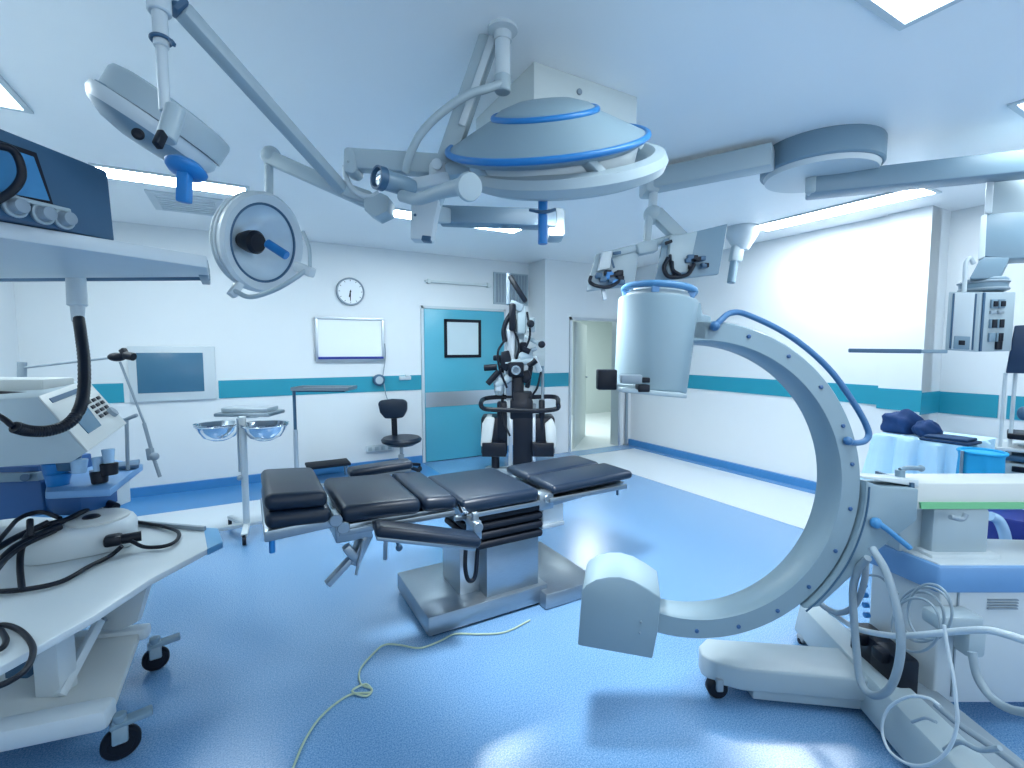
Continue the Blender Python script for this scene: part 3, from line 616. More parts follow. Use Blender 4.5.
cab('thin_cable', [(945, 750), (960, 742), (980, 750), (1000, 748)], .008, CABLEG, 1.46)
# ================================================================== CEILING BOX AND BIG SURGICAL LIGHT
def aim(u, v, roll, tilt):   # axis whose top leans towards the viewpoint by tilt
    w_ = ray(u, v).normalized(); up = CU * math.cos(math.radians(roll)) - CR * math.sin(math.radians(roll))
    up = (up - w_ * up.dot(w_)).normalized()
    return (up * math.cos(math.radians(tilt)) - w_ * math.sin(math.radians(tilt))).normalized()
t = thing('ceiling_box', 'pale square box on the ceiling behind the big surgical light', 'ceiling box', (1.48, 2.19, ZC))
G().mm((1.17, 1.885, 2.60), (1.79, 2.50, ZC + .001), .006).build('housing', BEIGE, t)
G().mm((1.15, 1.865, 2.585), (1.81, 2.52, 2.605), .004).build('lower_rim', LGREY, t)
G().lathe(V((1.42, 1.885, 2.76)), (0, -1, 0), [(0, 0), (.014, 0), (.014, .008), (0, .01)], 16).build('screw', MGREY, t)

D = 1.9
def q(u, v, d=D): return px(u, v, d)
base = px(502.5, 24, 1.90); base.z = ZC
t = thing('surgical_light', 'big pale surgical light with two blue rings hung above the operating table', 'surgical light', base)
G().lathe(base, -ZZ, [(0, 0), (.06, 0), (.06, .012), (.036, .02), (.036, .05), (0, .05)], 28).build('ceiling_flange', WHITE, t)
sh = q(503, 90)
G().cyl(base - ZZ * .01, V((base.x, base.y, sh.z + .06)), .031, None, 28).build('ceiling_shaft', WHITE, t)
G().cyl(V((base.x, base.y, sh.z + .065)), V((base.x, base.y, sh.z)), .0335, .032, 28).build('shaft_collar', LGREY, t)
G().tube([q(501, 84, 1.9), q(486, 89, 1.88), q(466, 96, 1.87), q(440, 114, 1.88), q(420, 135, 1.9), (q(409, 158, 1.93)), q(406, 172, 1.96)], .0165, 14, 8).build('bent_tube', LGREY, t)
a1, b1 = q(489, 40, 1.97), q(424, 226, 2.02)
sa = G().bar(a1, b1, .078, .07, FH, .008).build('slanted_arm', LGREY, t)
G().bar(q(494, 34, 1.93), q(462, 126, 1.955), .03, .02, FH, .004).build('arm_cover', WHITE, sa)
G().prism([q(411, 200, 1.95), q(439, 198, 1.95), q(431, 240, 1.95), q(410, 239, 1.95)], FH * .08, .008).build('arm_foot', WHITE, t)
G().prism([q(422, 235, 1.945), q(431, 236, 1.945), q(430, 241, 1.945), q(421, 240, 1.945)], FH * .05, .003).ball(q(415, 215, 1.948), .006).build('arm_lock', NAVY, t)
# horizontal beam with a joint at its left end
G().bar(q(348, 160, 2.02), q(470, 168, 2.0), .07, .085, None, .012).build('upper_beam', LGREY, t)
G().prism([q(343, 148, 1.98), q(348, 146, 1.98), q(355, 150, 1.98), q(357, 170, 1.98), q(352, 174, 1.98), q(343, 171, 1.98)], FH * .10, .01).ball(q(348, 161, 1.978), .006).build('beam_end', LGREY, t)
G().tube([q(345, 166, 2.03), q(347, 180, 2.03), q(356, 192, 2.03), q(370, 197, 2.03), q(379, 193, 2.03)], .012, 10).build('cable_loop', WHITE, t)
G().bar(q(440, 216, 2.35), q(556, 220, 2.35), .10, .085, None, .012).build('lower_beam', GREYB, t)
G().pbox(548, 207, 565.5, 236, 2.32, .16, .02).build('beam_end', LGREY, t)
G().bar(q(430, 214, 2.05), q(446, 216, 2.35), .07, .07, None, .01).build('beam_link', LGREY, t)
# camera head in the light's fork
c0, c1 = q(376, 177, 1.76), q(414, 189, 1.88)
cx_ = (c1 - c0).normalized()
ca = G().lathe(c0, cx_, [(.036, .012), (.038, .02), (.037, .12), (.033, .16), (0, .16)], 32).build('camera_body', GREYB, t)
G().lathe(c0, cx_, [(0, .012), (.033, .012), (.036, 0), (.043, 0), (.044, .03), (.037, .035), (0, .035)], 32).build('lens_ring', NAVY, ca)
G().lathe(c0 - cx_ * .0, cx_, [(0, .004), (.02, .006), (.034, .012), (0, .014)], 32).build('lens', CHROME, ca)
G().tube([q(402, 196, 1.82), q(418, 199, 1.76), q(440, 192, 1.66), q(460, 187, 1.58), q(470, 187, 1.55)], lambda s: .022 + .016 * s ** 3, 20).build('handle_grip', LGREY, t)
G().pbox(428, 160, 447, 186, 1.93, .1, .02).lathe(q(437, 165, 1.925), -FH, [(0, 0), (.022, 0), (.022, .012), (.012, .016), (0, .016)]).bar(q(410, 186, 1.93), q(450, 178, 1.94), .05, .05, None, .015).build('fork_joint', WHITE, t)
G().bar(q(445, 172, 1.95), q(500, 166, 1.95), .07, .06, None, .02).build('lamp_yoke', LGREY, t)
G().lathe(q(468, 187, 1.55), (q(476, 187, 1.50) - q(468, 187, 1.55)), [(0, 0), (.042, 0), (.046, .008), (.042, .02), (0, .022)], 28).build('grip_flange', LGREY, t)
# dome
ax = aim(546, 142, 2.5, 8.5); dc = px(546, 142, 1.9)
dc_main, ax_main = dc.copy(), ax.copy()
dm = G().lathe(dc, ax, [(.36, -.03), (.392, -.012), (.396, .0), (.388, .008), (.202, .098), (.197, .106), (.17, .124), (.10, .144), (0, .15)], 72).build('dome', CARM, t)
G().ring(dc + ax * .004, ax, .394, .0125, 72).build('blue_ring', BLUEP, dm, 'wide lower blue ring')
G().ring(dc + ax * .100, ax, .200, .0125, 56).build('blue_ring', BLUEP, dm, 'small upper blue ring')
rc = dc - ax * .085 + CR * .075
G().lathe(dc - ax * .02 + CR * .02, -ax, [(0, 0), (.33, 0), (.34, .02), (.33, .07), (.29, .10), (.20, .125), (0, .13)], 64).build('lens_body', WHITE, t)
x, y, z = frame(ax)
g = G()
prof = [(.325, .02), (.352, .038), (.392, .03), (.405, .0), (.392, -.032), (.35, -.05), (.315, -.03), (.315, 0)]
seg = 72
rings = [[g.b.verts.new(rc + ax * h + (x * math.cos(an) + y * math.sin(an)) * r) for r, h in prof] for an in (2 * math.pi * i / seg for i in range(seg))]
for A, B in zip(rings, rings[1:] + rings[:1]):
    for k in range(8): g.b.faces.new((A[k], B[k], B[(k + 1) % 8], A[(k + 1) % 8]))
g.build('outer_rim', LGREY, t)
g = G()
for an in (.4, 1.5, 2.7, 3.9, 5.2):
    vv = x * math.cos(an) + y * math.sin(an); g = G(); g.bar(dc + vv * .35 - ax * .02, rc + vv * .34, .05, .03, None, .006).build('rim_stay', LGREY, t)
hp = q(543, 190, 1.74); 
hd = G().cyl(hp, hp - ZZ * .195, .0175, None, 24).lathe(hp + ZZ * .0, -ZZ, [(0, 0), (.028, 0), (.026, .015), (0, .015)]).build('handle', BLUEP, t, 'blue sterile handle')
G().tube([q(530, 210, 1.74), q(537, 211.5, 1.72), q(543, 212, 1.715), q(549, 211.5, 1.72), q(555, 209.5, 1.74)], .006).build('handle_guard', NAVY, hd)
G().lathe(dc - ax * .138 + CR * .02, -ax, [(0, 0), (.21, 0), (.19, .016), (0, .02)], 48).build('front_glass', LAMPS, t, 'lit glass of the lamp')
# ================================================================== SATELLITE LAMP (open dish) on its long arm
top = px(150, -40, 1.25); base = V((top.x, top.y, ZC))
t = thing('dish_lamp', 'round open dish lamp with a blue mirror, left of the big surgical light', 'surgical light', base)
G().cyl(base, top - ZZ * .04, .03).build('ceiling_post', WHITE, t)
L1 = q(343, 190, 2.05)
G().bar(q(180, 8, 1.33), L1, .052, .046, None, .012).bar(top, q(181, 9, 1.335), .052, .046, None, .012).build('long_arm', LGREY, t)
G().bar(q(174, 2, 1.32), q(184, 12, 1.335), .058, .052, None, .012).build('arm_sleeve', NAVY, t)
G().bar(q(268, 157, 2.12), q(378, 206, 2.08), .06, .062, None, .012).build('spring_arm', LGREY, t)
G().prism([q(364, 197, 2.02), q(380, 192, 2.02), q(388, 196, 2.02), q(387.5, 211, 2.02), (q(375, 217, 2.02)), q(364, 210, 2.02)], FH * .12, .006).build('elbow', LGREY, t)
G().bar(L1, q(372, 200, 2.08), .06, .06, None, .015).build('elbow_link', LGREY, t)
G().ball(q(271, 156, 2.12), .042, (1, 1, 1)).build('knee_cap', LGREY, t)
G().cyl(q(269, 154, 2.12), q(269, 203, 2.12), .018).build('hanger', LGREY, t)
# dish: mouth faces towards the table and the viewpoint
C0 = px(261, 243, 2.12); w_ = -ray(264, 243).normalized()
fr_ = (w_ * .46 + CR * .87 - CU * .12).normalized()
R_ = .205
dish = G().lathe(C0 - fr_ * .10, fr_, [(.03, -.055), (.09, -.05), (.155, -.02), (.19, .03), (.205, .075), (.212, .10), (.218, .125), (.205, .137), (.185, .13), (.165, .122)], 56, cap=False)
dish.build('dish_shell', WHITE, t)
G().lathe(C0 - fr_ * .10, fr_, [(.168, .120), (.15, .07), (.11, .015), (.06, -.02), (0, -.03)], 56, cap=False).build('reflector', REFL, t)
for hh, rr in ((.088, .211), (.055, .2)): G().ring(C0 + fr_ * (hh - .10), fr_, rr, .006, 56).build('shell_rib', WHITE, t)
G().ring(C0 + fr_ * .022, fr_, .167, .006, 56).build('seal_ring', NAVY, t)
bl = G().lathe(C0 - fr_ * .115, fr_, [(.035, 0), (.05, .05), (.052, .085), (.04, .10), (0, .10)], 24).build('bulb_shield', BLACK, t)
G().cyl(C0 + fr_ * .01 + CR * .02, C0 + fr_ * .02 + CR * .10 - CU * .055, .02).build('bulb_arm', BLUEP, t)
G().bar(q(269, 200, 2.12), C0 + CU * .17 - fr_ * .02, .05, .04, None, .01).build('yoke', LGREY, t)
h0, h1 = q(235, 291, 2.02), q(309, 268, 1.98)
G().tube([h0, q(250, 297, 2.0), q(272, 291, 1.97), q(292, 280, 1.96), h1], .010, 10).build('grab_handle', LGREY, t)
G().bar(q(240, 283, 2.05), q(231, 296, 2.02), .034, .034, None, .006).build('handle_mount', WHITE, t)
G().bar(q(296, 266, 2.0), q(313, 273, 1.98), .04, .04, None, .008).build('handle_mount', WHITE, t)
G().tube([q(303, 232, 2.02), q(309, 248, 1.99), q(310, 268, 1.98)], .008, 8).build('side_wire', LGREY, t)
# ================================================================== LEFT LAMP with blue handle, seen from the side
D = 1.26
def q(u, v, d=D): return px(u, v, d)
base = q(161, -60); base.z = ZC
t = thing('disc_lamp', 'disc shaped surgical lamp tilted on a white pole with a blue mushroom handle', 'surgical light', base)
pb = q(165, 112); pt = q(161, 40)
G().cyl(pb, pt, .0135, None, 20).build('pole', WHITE, t)
up_ = (pt - pb).normalized(); tt = pt + up_ * ((ZC - pt.z) / up_.z)
G().cyl(pt - up_ * .02, tt, .018).cyl(pt + up_ * .07, tt, .028).build('upper_pole', WHITE, t)
G().ring(pt, up_, .022, .005, 24).bar(q(170, 40, 1.24), q(174, 45, 1.23), .010, .010, None, .002).build('clamp_ring', NAVY, t)
ax = aim(157, 132, -33, -3); dc = px(161, 131, 1.5)
G().lathe(dc, ax, [(0, .088), (.15, .088), (.168, .082), (.173, .07), (.172, .012), (0, .012)], 56).build('housing', LGREY, t)
G().lathe(dc - CR * .02, ax, [(0, .026), (.168, .026), (.176, .0), (.165, -.024), (.12, -.05), (.06, -.062), (0, -.064)], 56).build('lens_cover', GREYB, t)
G().lathe(dc - CR * .02, ax, [(.166, .022), (.178, .020), (.180, .0), (.170, -.018), (.164, -.018)], 56, cap=False).build('rim', WHITE, t)
G().cyl(q(176, 108, 1.24), q(166, 140, 1.22), .024, .023, 28).build('swivel_joint', LGREY, t)
G().bar(q(163, 133, 1.20), q(157, 146, 1.18), .016, .022, None, .003).build('joint_lock', BLACK, t)
G().lathe(px(138, 134, 1.31), -ray(137, 133).normalized(), [(0, 0), (.015, 0), (.015, .012), (.009, .015), (0, .012)], 20).build('switch', BLACK, t)
hc = px(186, 170, 1.31)
hax = aim(186, 169, -20, -24)
hd = G().lathe(hc, hax, [(0, .02), (.04, .018), (.052, .006), (.050, -.002), (.04, -.012), (.02, -.018), (0, -.018)], 36).build('mushroom_handle', BLUEP, t, 'blue mushroom shaped handle')
G().bar(px(185, 172, 1.30), px(184, 203, 1.31), .032, .03, FH, .006).build('handle_stem', BLUEP, hd)
# ================================================================== CEILING PENDANT (dark disc with two beams)
pc = V((3.26, 1.775, ZC))
t = thing('ceiling_pendant', 'round grey blue pendant hub on the ceiling with two straight arms', 'pendant', pc)
G().lathe(pc, -ZZ, [(0, 0), (.335, 0), (.34, .01), (.34, .14), (.33, .15), (0, .15)], 64).build('hub', GREYB, t)
G().lathe(pc - ZZ * .15, -ZZ, [(0, 0), (.32, 0), (.31, .03), (.12, .04), (0, .04)], 56).build('hub_plate', WHITE, t)
a, b = px(808, 188, 3.1), px(1062, 160, 2.66)
a.z = b.z = (a.z + b.z) / 2
G().bar(a, b, .17, .125, None, .012).build('right_arm', GREYB, t)
G().cyl(V((pc.x, pc.y, a.z + .06)), V((pc.x, pc.y, ZC - .18)), .12, None, 32).bar(a, V((pc.x, pc.y, a.z)), .16, .12, None, .012).build('bearing', LGREY, t)
a2, b2 = px(652, 179, 3.36), px(774, 148, 2.92)
a2.z = b2.z = ZC - .10
G().bar(a2, b2, .15, .135, None, .015).build('left_arm', LGREY, t)
G().pbox(646, 168, 661, 191, 3.28, .2, .025).build('arm_end', LGREY, t)
# monitor pair hanging from the left arm
sp = px(655, 190, 3.36)
t2 = thing('hanging_monitor_pair', 'two flat monitors seen from behind on one hanging bracket above the c arm', 'monitor', V((sp.x, sp.y, sp.z)))
D = 3.2
def q(u, v, d=D): return px(u, v, d)
G().cyl(q(654, 186, 3.36), q(652, 214, 3.26), .03).build('drop_shaft', WHITE, t2)
G().bar(q(655, 213, 3.26), q(684, 242, 3.2), .09, .10, FH, .02).ball(q(653, 215, 3.26), .065).build('spring_arm', LGREY, t2)
G().bar(q(649, 216, 3.24), q(646.5, 250, 3.24), .045, .06, FH, .012).build('post', LGREY, t2)
G().bar(q(610, 255, 3.2), q(676, 238, 3.2), .05, .07, FH, .012).bar(q(636, 250, 3.18), q(656, 246, 3.18), .08, .09, FH, .015).build('cross_bar', LGREY, t2)
mo = G().prism([q(u, v, 3.1) for u, v in ((663.5, 239), (728, 223.5), (719, 274), (655, 281))], FH * .055 + CR * .01, .008).build('right_monitor', GREYB, t2)
G().prism([q(u, v, 3.06) for u, v in ((671, 236), (698, 231), (689, 272), (667, 274))], FH * .06, .01).build('back_cover', LGREY, mo)
G().bar(q(665, 243.5, 3.06), q(672, 241, 3.06), .02, .02, FH, .004).build('clip', BLACK, mo)
for i in range(9):
    u0, v0 = random.uniform(686, 707), random.uniform(256, 268)
    G().box(q(u0, v0, 3.06), (.035, .05, .03), (CR, FH, ZZ), .006).build('plug', BLACK if i % 2 else NAVY, mo)
G().tube([q(668, 258, 3.04), q(664, 268, 3.02), q(668, 276, 3.02), q(678, 277, 3.02), q(688, 274, 3.03), q(694, 264, 3.05)], .014).build('cable', BLACK, mo)
G().tube([q(672, 262, 3.04), q(673, 270, 3.0), q(680, 275, 3.02)], .012).tube([q(670, 255, 3.05), q(671, 266, 3.03), q(674, 276, 3.02)], .010).build('cable', BLACK, mo)
mo = G().prism([q(u, v, 3.18) for u, v in ((596, 253.5), (641, 243), (634, 285), (586, 291))], FH * .055 + CR * .01, .008).build('left_monitor', LGREY, t2)
G().prism([q(u, v, 3.13) for u, v in ((602, 252), (613, 250), (610, 268), (598, 271))], FH * .06, .008).build('back_cover', WHITE, mo)
G().bar(q(613, 253.5, 3.13), q(621, 252.5, 3.13), .02, .02, FH, .004).bar(q(611, 258, 3.14), q(614, 268, 3.14), .012, .012, FH).build('clip', NAVY, mo)
for i in range(14):
    u0, v0 = random.uniform(594, 623), random.uniform(272, 284)
    G().box(q(u0, v0, 3.12), (.045, .05, .035), (CR, FH, ZZ), .008).build('plug', (BLACK, NAVY, BLUEP)[i % 3], mo)
G().tube([q(591, 276, 3.1), q(590, 282, 3.1), q(597, 286, 3.08), q(608, 287, 3.08), q(618, 282, 3.1), q(622, 274, 3.12)], .012).build('cable', BLACK, mo)
G().bar(q(603, 289, 3.13), q(605, 300, 3.13), .025, .025, FH, .004).build('grip', MGREY, mo)
# small ceiling fitting near the right wall
p = px(742, 232, 5.0); p.z = ZC
t = thing('ceiling_camera', 'small white funnel shaped fitting hanging from the ceiling right of the monitors', 'ceiling fitting', p)
def q(u, v, d=5.0): return px(u, v, d)
tp, nb, bt = q(743, 234), q(734.5, 262), q(731, 283)
G().lathe(p, -ZZ, [(0, 0), (.16, 0), (.16, max(.02, p.z - tp.z)), (.15, p.z - tp.z + .03), (.07, p.z - q(743, 250).z), (0, p.z - q(743, 250).z)], 36).build('bell', WHITE, t)
G().bar(q(738, 246), q(735, 262), .12, .10, FH, .02).build('knuckle', LGREY, t)
G().cyl(q(734.5, 260), bt, .042).build('barrel', GREYB, t)
# ================================================================== LEFT: ANAESTHESIA TROLLEY
def rp(u, v, p, n): r = ray(u, v); return EYE + r * ((V(p) - EYE).dot(n) / r.dot(n))
ZW = .58
c1, c2 = fz(122, 757, 0), fz(156.5, 669, 0)
t = thing('equipment_trolley', 'white wheeled equipment trolley with a pointed worktop and a high shelf at the left', 'trolley', fz(60, 700, 0))
def w(u, v, z=ZW): return fz(u, v, z)
G().prism([w(-70, 702), w(0, 667), w(95, 615), w(152, 578), w(222, 541), w(217, 528), w(140, 521), w(-70, 512)], ZZ * -.03, .006).build('worktop', WHITE, t)
G().prism([w(207, 549, ZW + .002), w(223, 541, ZW + .002), w(218, 528, ZW + .002), w(203, 527, ZW + .002)], ZZ * -.036, .006).build('corner_guard', mat('blue corner', (.10, .30, .52), .4), t)
G().bar(w(136, 522.5, ZW + .012), w(205, 528.5, ZW + .012), .02, .024, None, .004).build('back_rail', MGREY, t)
# base
zb = .20
G().prism([w(101, 633, zb), w(140, 632, zb), w(114, 703, zb), w(0, 728, zb), w(-80, 745, zb), w(-80, 650, zb)], ZZ * -.035, .008).build('base_deck', OFFW, t)
G().bar(w(-90, 753, zb - .01), w(113, 712, zb - .01), .10, .085, None, .025).build('front_beam', WHITE, t)
G().bar(w(20, 646, zb - .01), w(149, 631, zb - .01), .07, .06, None, .018).build('rear_beam', WHITE, t)
G().pbox(31, 607, 57, 701, 1.83, .08, .008).build('post', WHITE, t)
G().bar(px(60, 696, 1.84), px(100, 620, 2.08), .03, .035, FH, .006).build('brace', WHITE, t)
lp = G().prism([px(u, v, 2.22) for u, v in ((94, 588), (152, 572), (137, 622), (122, 630), (97, 631))], FH * .03, .004).build('side_panel', WHITE, t)
G().bar(px(99, 612, 2.21), px(110, 608, 2.21), .012, .02, FH, .002).bar(px(101, 621, 2.21), px(106, 619.5, 2.21), .02, .02, FH, .003).build('latch', MGREY, lp)
G().pbox(4, 640, 27, 704, 1.95, .2, .006).build('cable_box', NAVY, t)
def bigcaster(p, r, par):
    a_ = (-FH * .80 + CR * .6).normalized(); s = a_.cross(ZZ)
    k = G().bar(p + ZZ * r * 1.2 + a_ * .03, p + ZZ * (2 * r + .03), .05, .03, a_, .008).bar(p + ZZ * (2 * r + .012) + s * .03, p + ZZ * (2 * r + .02) - s * .10, .05, .02, None, .006).cyl(p + ZZ * (2 * r), p + ZZ * (2 * r + .05), .022).build('caster', GREYB, par)
    wl = G().lathe(p - a_ * .018 + ZZ * r, a_, [(r * .62, -.002), (r * .66, .0), (r * .9, 0), (r, .008), (r, .028), (r * .9, .036), (r * .66, .036), (r * .62, .038)], 36).build('wheel', RUBBER, k)
    G().lathe(p - a_ * .016 + ZZ * r, a_, [(0, 0), (r * .3, -.002), (r * .32, .004), (r * .62, .004), (r * .64, .012), (r * .64, .022), (r * .3, .03), (0, .03)], 30).build('hub', MGREY, k)
bigcaster(c1, .062, t); bigcaster(c2, .055, t)
# rear column and shelf
zs = 1.85
G().prism([w(-95, 305, zs), w(-62, 305, zs), w(-62, 292, zs), w(-95, 292, zs)], ZZ * -(zs - .15)).build('rear_column', LGREY, t)
sh = G().prism([w(-95, 214, zs), w(0, 238, zs), w(207, 268, zs), w(209, 277, zs), w(0, 278.5, zs), w(-95, 279, zs)], ZZ * .045, .004).build('high_shelf', WHITE, t)
G().bar(w(-95, 279, zs + .01), w(209, 277, zs + .01), .02, .028, None, .003).build('shelf_edge', NAVY, sh)
G().bar(w(203, 267.5, zs + .03), w(206, 277, zs + .03), .035, .07, None, .006).build('shelf_end', GREYB, sh)
pt = w(76, 268, zs)
pp = V((w(76, 279, zs).x, w(76, 279, zs).y, zs)); dpp = (pp - EYE).dot(CF)
G().cyl(pp + ZZ * .01, px(77.5, 306, dpp), .034, .036, 24).cyl(px(77.5, 304, dpp), px(78, 322, dpp), .026, .022, 24).build('hose_socket', WHITE, t)
hz = [px(u, v, dpp - i * .05) for i, (u, v) in enumerate(((78.5, 318), (81, 335), (84, 360), (84, 388), (80, 408), (69, 423), (50, 430.5), (30, 431), (14, 427)))]
g = G(); P_ = catmull(hz, 14)
g.tube(P_, lambda s: .0195 + (.002 if int(s * 112) % 2 else 0), 14, 1, False, False).build('corrugated_hose', BLACK, t, 'black corrugated hose')
G().tube([hz[-1], px(10, 424, dpp - .4), px(4, 419, dpp - .4), px(-15, 408, dpp - .4)], .010).build('thin_cable', BLACK, t)
# swivel arm with thin rods
D = 2.55
def q(u, v, d=D): return px(u, v, d)
sa = G().cyl(q(22, 368), q(118, 357), .006).cyl(q(22, 362), q(22, 380), .02).build('swivel_arm', MGREY, t)
G().ball(q(117, 357), .03, (1.4, 1, .8)).bar(q(122, 349), q(128, 358), .03, .03, FH, .006).cyl(q(125, 355), q(134, 357), .022).build('arm_joint', BLACK, sa)
G().cyl(q(120, 362), q(145, 425), .006).cyl(q(144, 423), q(152, 452), .009).cyl(q(151, 450), q(160, 477), .009).ball(q(154.5, 456.5, 2.5), .022).bar(q(149.5, 448), q(151.5, 460), .03, .03, FH, .006).build('hanging_rod', MGREY, sa)
G().cyl(q(22, 378), q(22, 430), .018).build('arm_post', LGREY, t)
G().cyl(q(122, 421), q(137, 415), .010).cyl(q(126.5, 420), q(128, 470), .009).build('side_bracket', MGREY, t)
# body of the unit between worktop and console
G().prism([px(u, v, 2.35) for u, v in ((-80, 470), (38, 466), (45, 515), (-80, 530))], FH * .3, .008).build('body', mat('dark blue enamel', (.012, .085, .26), .4, noise=.05), t)
G().prism([px(u, v, 2.32) for u, v in ((-80, 476), (37, 473), (38, 481), (-80, 486))], FH * .04, .004).build('drawer_front', GREYB, t)
G().cyl(px(25, 477.5, 2.32), px(25, 477.5, 2.29), .018).build('drawer_knob', NAVY, t)
tr = G().prism([fz(u, v, .90) for u, v in ((45, 492), (110, 489), (143, 464), (112, 459), (50, 464))], ZZ * -.035, .006).build('side_tray', BLUEL, t)
G().prism([fz(u, v, .905) for u, v in ((108, 467), (140, 462.5), (139, 468), (110, 471))], ZZ * .02, .004).build('tray_rim', NAVY, tr)
G().pbox(45, 494, 81, 516, 2.36, .22, .006).build('lower_box', mat('dark blue enamel', (.012, .085, .26), .4), t)
G().pbox(90, 470, 95, 520, 2.45, .04, .004).build('tray_post', MGREY, t)
G().pbox(81, 482, 100, 514, 2.5, .2, .006).build('lower_panel', WHITE, t)
for (u, v, r_, m_) in ((68, 463, .05, NAVY), (56, 469, .055, BLUEP), (79, 466, .035, CLEAR), (58, 480, .05, BLUEP)):
    G().cyl(px(u, v + 7, 2.28), px(u, v - 7, 2.28), r_ * .8, r_, 18).build('valve', m_, t)
for (u, v) in ((100, 477), (110, 469)):
    bt_ = G().cyl(px(u, v + 6, 2.3), px(u - 1, v - 6, 2.3), .032, .036, 18).build('vaporiser', BLACK, t)
    G().cyl(px(u - 1, v - 5, 2.3), px(u - 2, v - 20, 2.3), .02, .026, 18).build('glass_tube', CLEAR, bt_)
# ---- console with keypad resting on the unit
TL, BL = px(37, 397, 1.9), px(87, 452, 1.9)
ext = FH * .49 - CR * .24 + ZZ * .035
t = thing('keypad_console', 'pale wedge shaped console with a sloping keypad and small display on the left trolley', 'console', px(20, 470, 2.1))
G().prism([px(-90, 404, 1.9), TL, BL, px(70, 463, 1.9), px(-90, 473, 1.9)], ext, .006).build('housing', LGREY, t)
es, et = ext, BL - TL; nn = et.cross(es).normalized()
if nn.z < 0: nn = -nn
def kp(s, t_, h=0.): return TL + es * s + et * t_ + nn * h
G().prism([kp(0, 0), kp(1, 0), kp(1, 1), kp(0, 1)], nn * .006, .002).build('keypad_face', OFFW, t)
esn, etn = es.normalized(), et.normalized()
for s in (.64, .76, .88):
    for k in (.38, .48, .58, .67): G().prism([kp(s - .035, k - .03, .006), kp(s + .035, k - .03, .006), kp(s + .035, k + .03, .006), kp(s - .035, k + .03, .006)], nn * .006, .001).build('key', BLACK, t)
G().prism([kp(.2, .42, .005), kp(.55, .42, .005), kp(.5, .80, .005), kp(.2, .80, .005)], nn * .004).build('display', SCRN, t)
G().prism([kp(.10, .09, .005), kp(.78, .09, .005), kp(.78, .17, .005), kp(.10, .17, .005)], nn * .004).build('slot', NAVY, t)
G().lathe(kp(.88, .71, .005), nn, [(0, 0), (.026, 0), (.024, .018), (0, .018)], 20).build('dial', MGREY, t)
# boxes lying on the console
D = 2.12
tag(G().pbox(-90, 379, 43, 397, D, .16, .012).build('white_box', OFFW), 'flat white box lying on top of the pale console at the left edge', 'box')
cb = thing('connector_bundle', 'bundle of dark blue and black connectors behind the keypad', 'connectors', px(60, 392, 2.3))
for i, (u, v, m_) in enumerate(((50, 387, NAVY), (58, 384, BLACK), (66, 389, BLUEP), (74, 387, NAVY), (47, 393, BLACK), (60, 391, BLUEP), (54, 381.5, NAVY))):
    G().bar(px(u - 5, v + .7, 2.28), px(u + 5, v - .7, 2.28), .022, .022, None, .005).build('connector', m_, cb)
G().tube([px(-20, 392, 2.05), px(10, 393.5, 2.06), px(30, 394, 2.08), px(48, 392, 2.2), px(70, 388, 2.3)], .010).build('lead', BLACK, cb)
# ---- monitor on the shelf
A, B = fz(0, 216, 1.896), fz(115, 242, 1.896)
n = (B - A).cross(ZZ).normalized()
def m_(u, v, off=0.): return rp(u, v, A, n) + nf * off
nf = n if n.dot(EYE - A) > 0 else -n
t = thing('shelf_monitor', 'dark navy monitor console with three knobs on the high shelf at upper left', 'monitor', (A + B) / 2)
G().prism([m_(-70, 100), m_(105, 170), m_(108, 173), m_(115, 241.5), m_(-70, 199)], -nf * .22, .006).build('housing', NAVY, t)
G().prism([m_(-70, 117, .001), m_(35, 153, .001), m_(52, 205, .001), m_(-70, 181, .001)], nf * .004).build('bezel', BLACK, t)
G().prism([m_(-70, 122, .004), m_(32, 157, .004), m_(48, 201, .004), m_(-70, 179, .004)], nf * .002).build('screen', mat('bright blue screen', (.06, .24, .46), .25, noise=.06), t)
G().prism([m_(-70, 177, .006), m_(66, 209, .006), m_(67, 213, .006), m_(-70, 183, .006)], nf * .012, .003).build('knob_rail', LGREY, t)
for (u, v) in ((12, 206.5), (40, 214), (61, 219)):
    kb = G().lathe(m_(u, v, .001), nf, [(.027, 0), (.027, .008), (.02, .014), (.018, .035), (.012, .037), (0, .037)], 24).build('knob', MGREY, t)
    G().ring(m_(u, v, .012), nf, .026, .004, 24).build('knob_ring', LGREY, kb)
G().tube([m_(-20, 145, .03), m_(-2, 150, .04), m_(7, 162, .04), m_(9, 178, .04), m_(2, 192, .03), m_(-20, 205, .03)], .010).build('cable', BLACK, t)
# ---- white pod on the worktop
Pz = ZW + .002
t = thing('white_pod', 'rounded white device with a round cap and black plugs on the trolley worktop', 'device', w(80, 550, Pz))
A0, B0 = w(17, 566, Pz), w(138, 543, Pz)
e1 = (B0 - A0); la = e1.length / 2; e1.normalize(); e2 = ZZ.cross(e1); lb = .15
pc0 = (A0 + B0) / 2 + e2 * .085
g = G(); R = []
def se(a, n=3.2): c_, s_ = math.cos(a), math.sin(a); return (abs(c_) ** (2 / n) * (1 if c_ > 0 else -1), abs(s_) ** (2 / n) * (1 if s_ > 0 else -1))
for z_, k in ((0, .97), (.008, 1), (.085, 1), (.105, .975), (.122, .91), (.131, .80), (.134, .6)):
    R.append([g.b.verts.new(pc0 + e1 * (se(i * math.pi / 32)[0] * (la - .14 * (1 - k))) + e2 * (se(i * math.pi / 32)[1] * (lb - .14 * (1 - k))) + ZZ * z_) for i in range(64)])
for a_, b_ in zip(R, R[1:]):
    for i in range(64): g.b.faces.new((a_[i], a_[(i + 1) % 64], b_[(i + 1) % 64], b_[i]))
g.b.faces.new(R[0][::-1]); g.b.faces.new(R[-1])
g.build('shell', WHITE, t, None, 60)
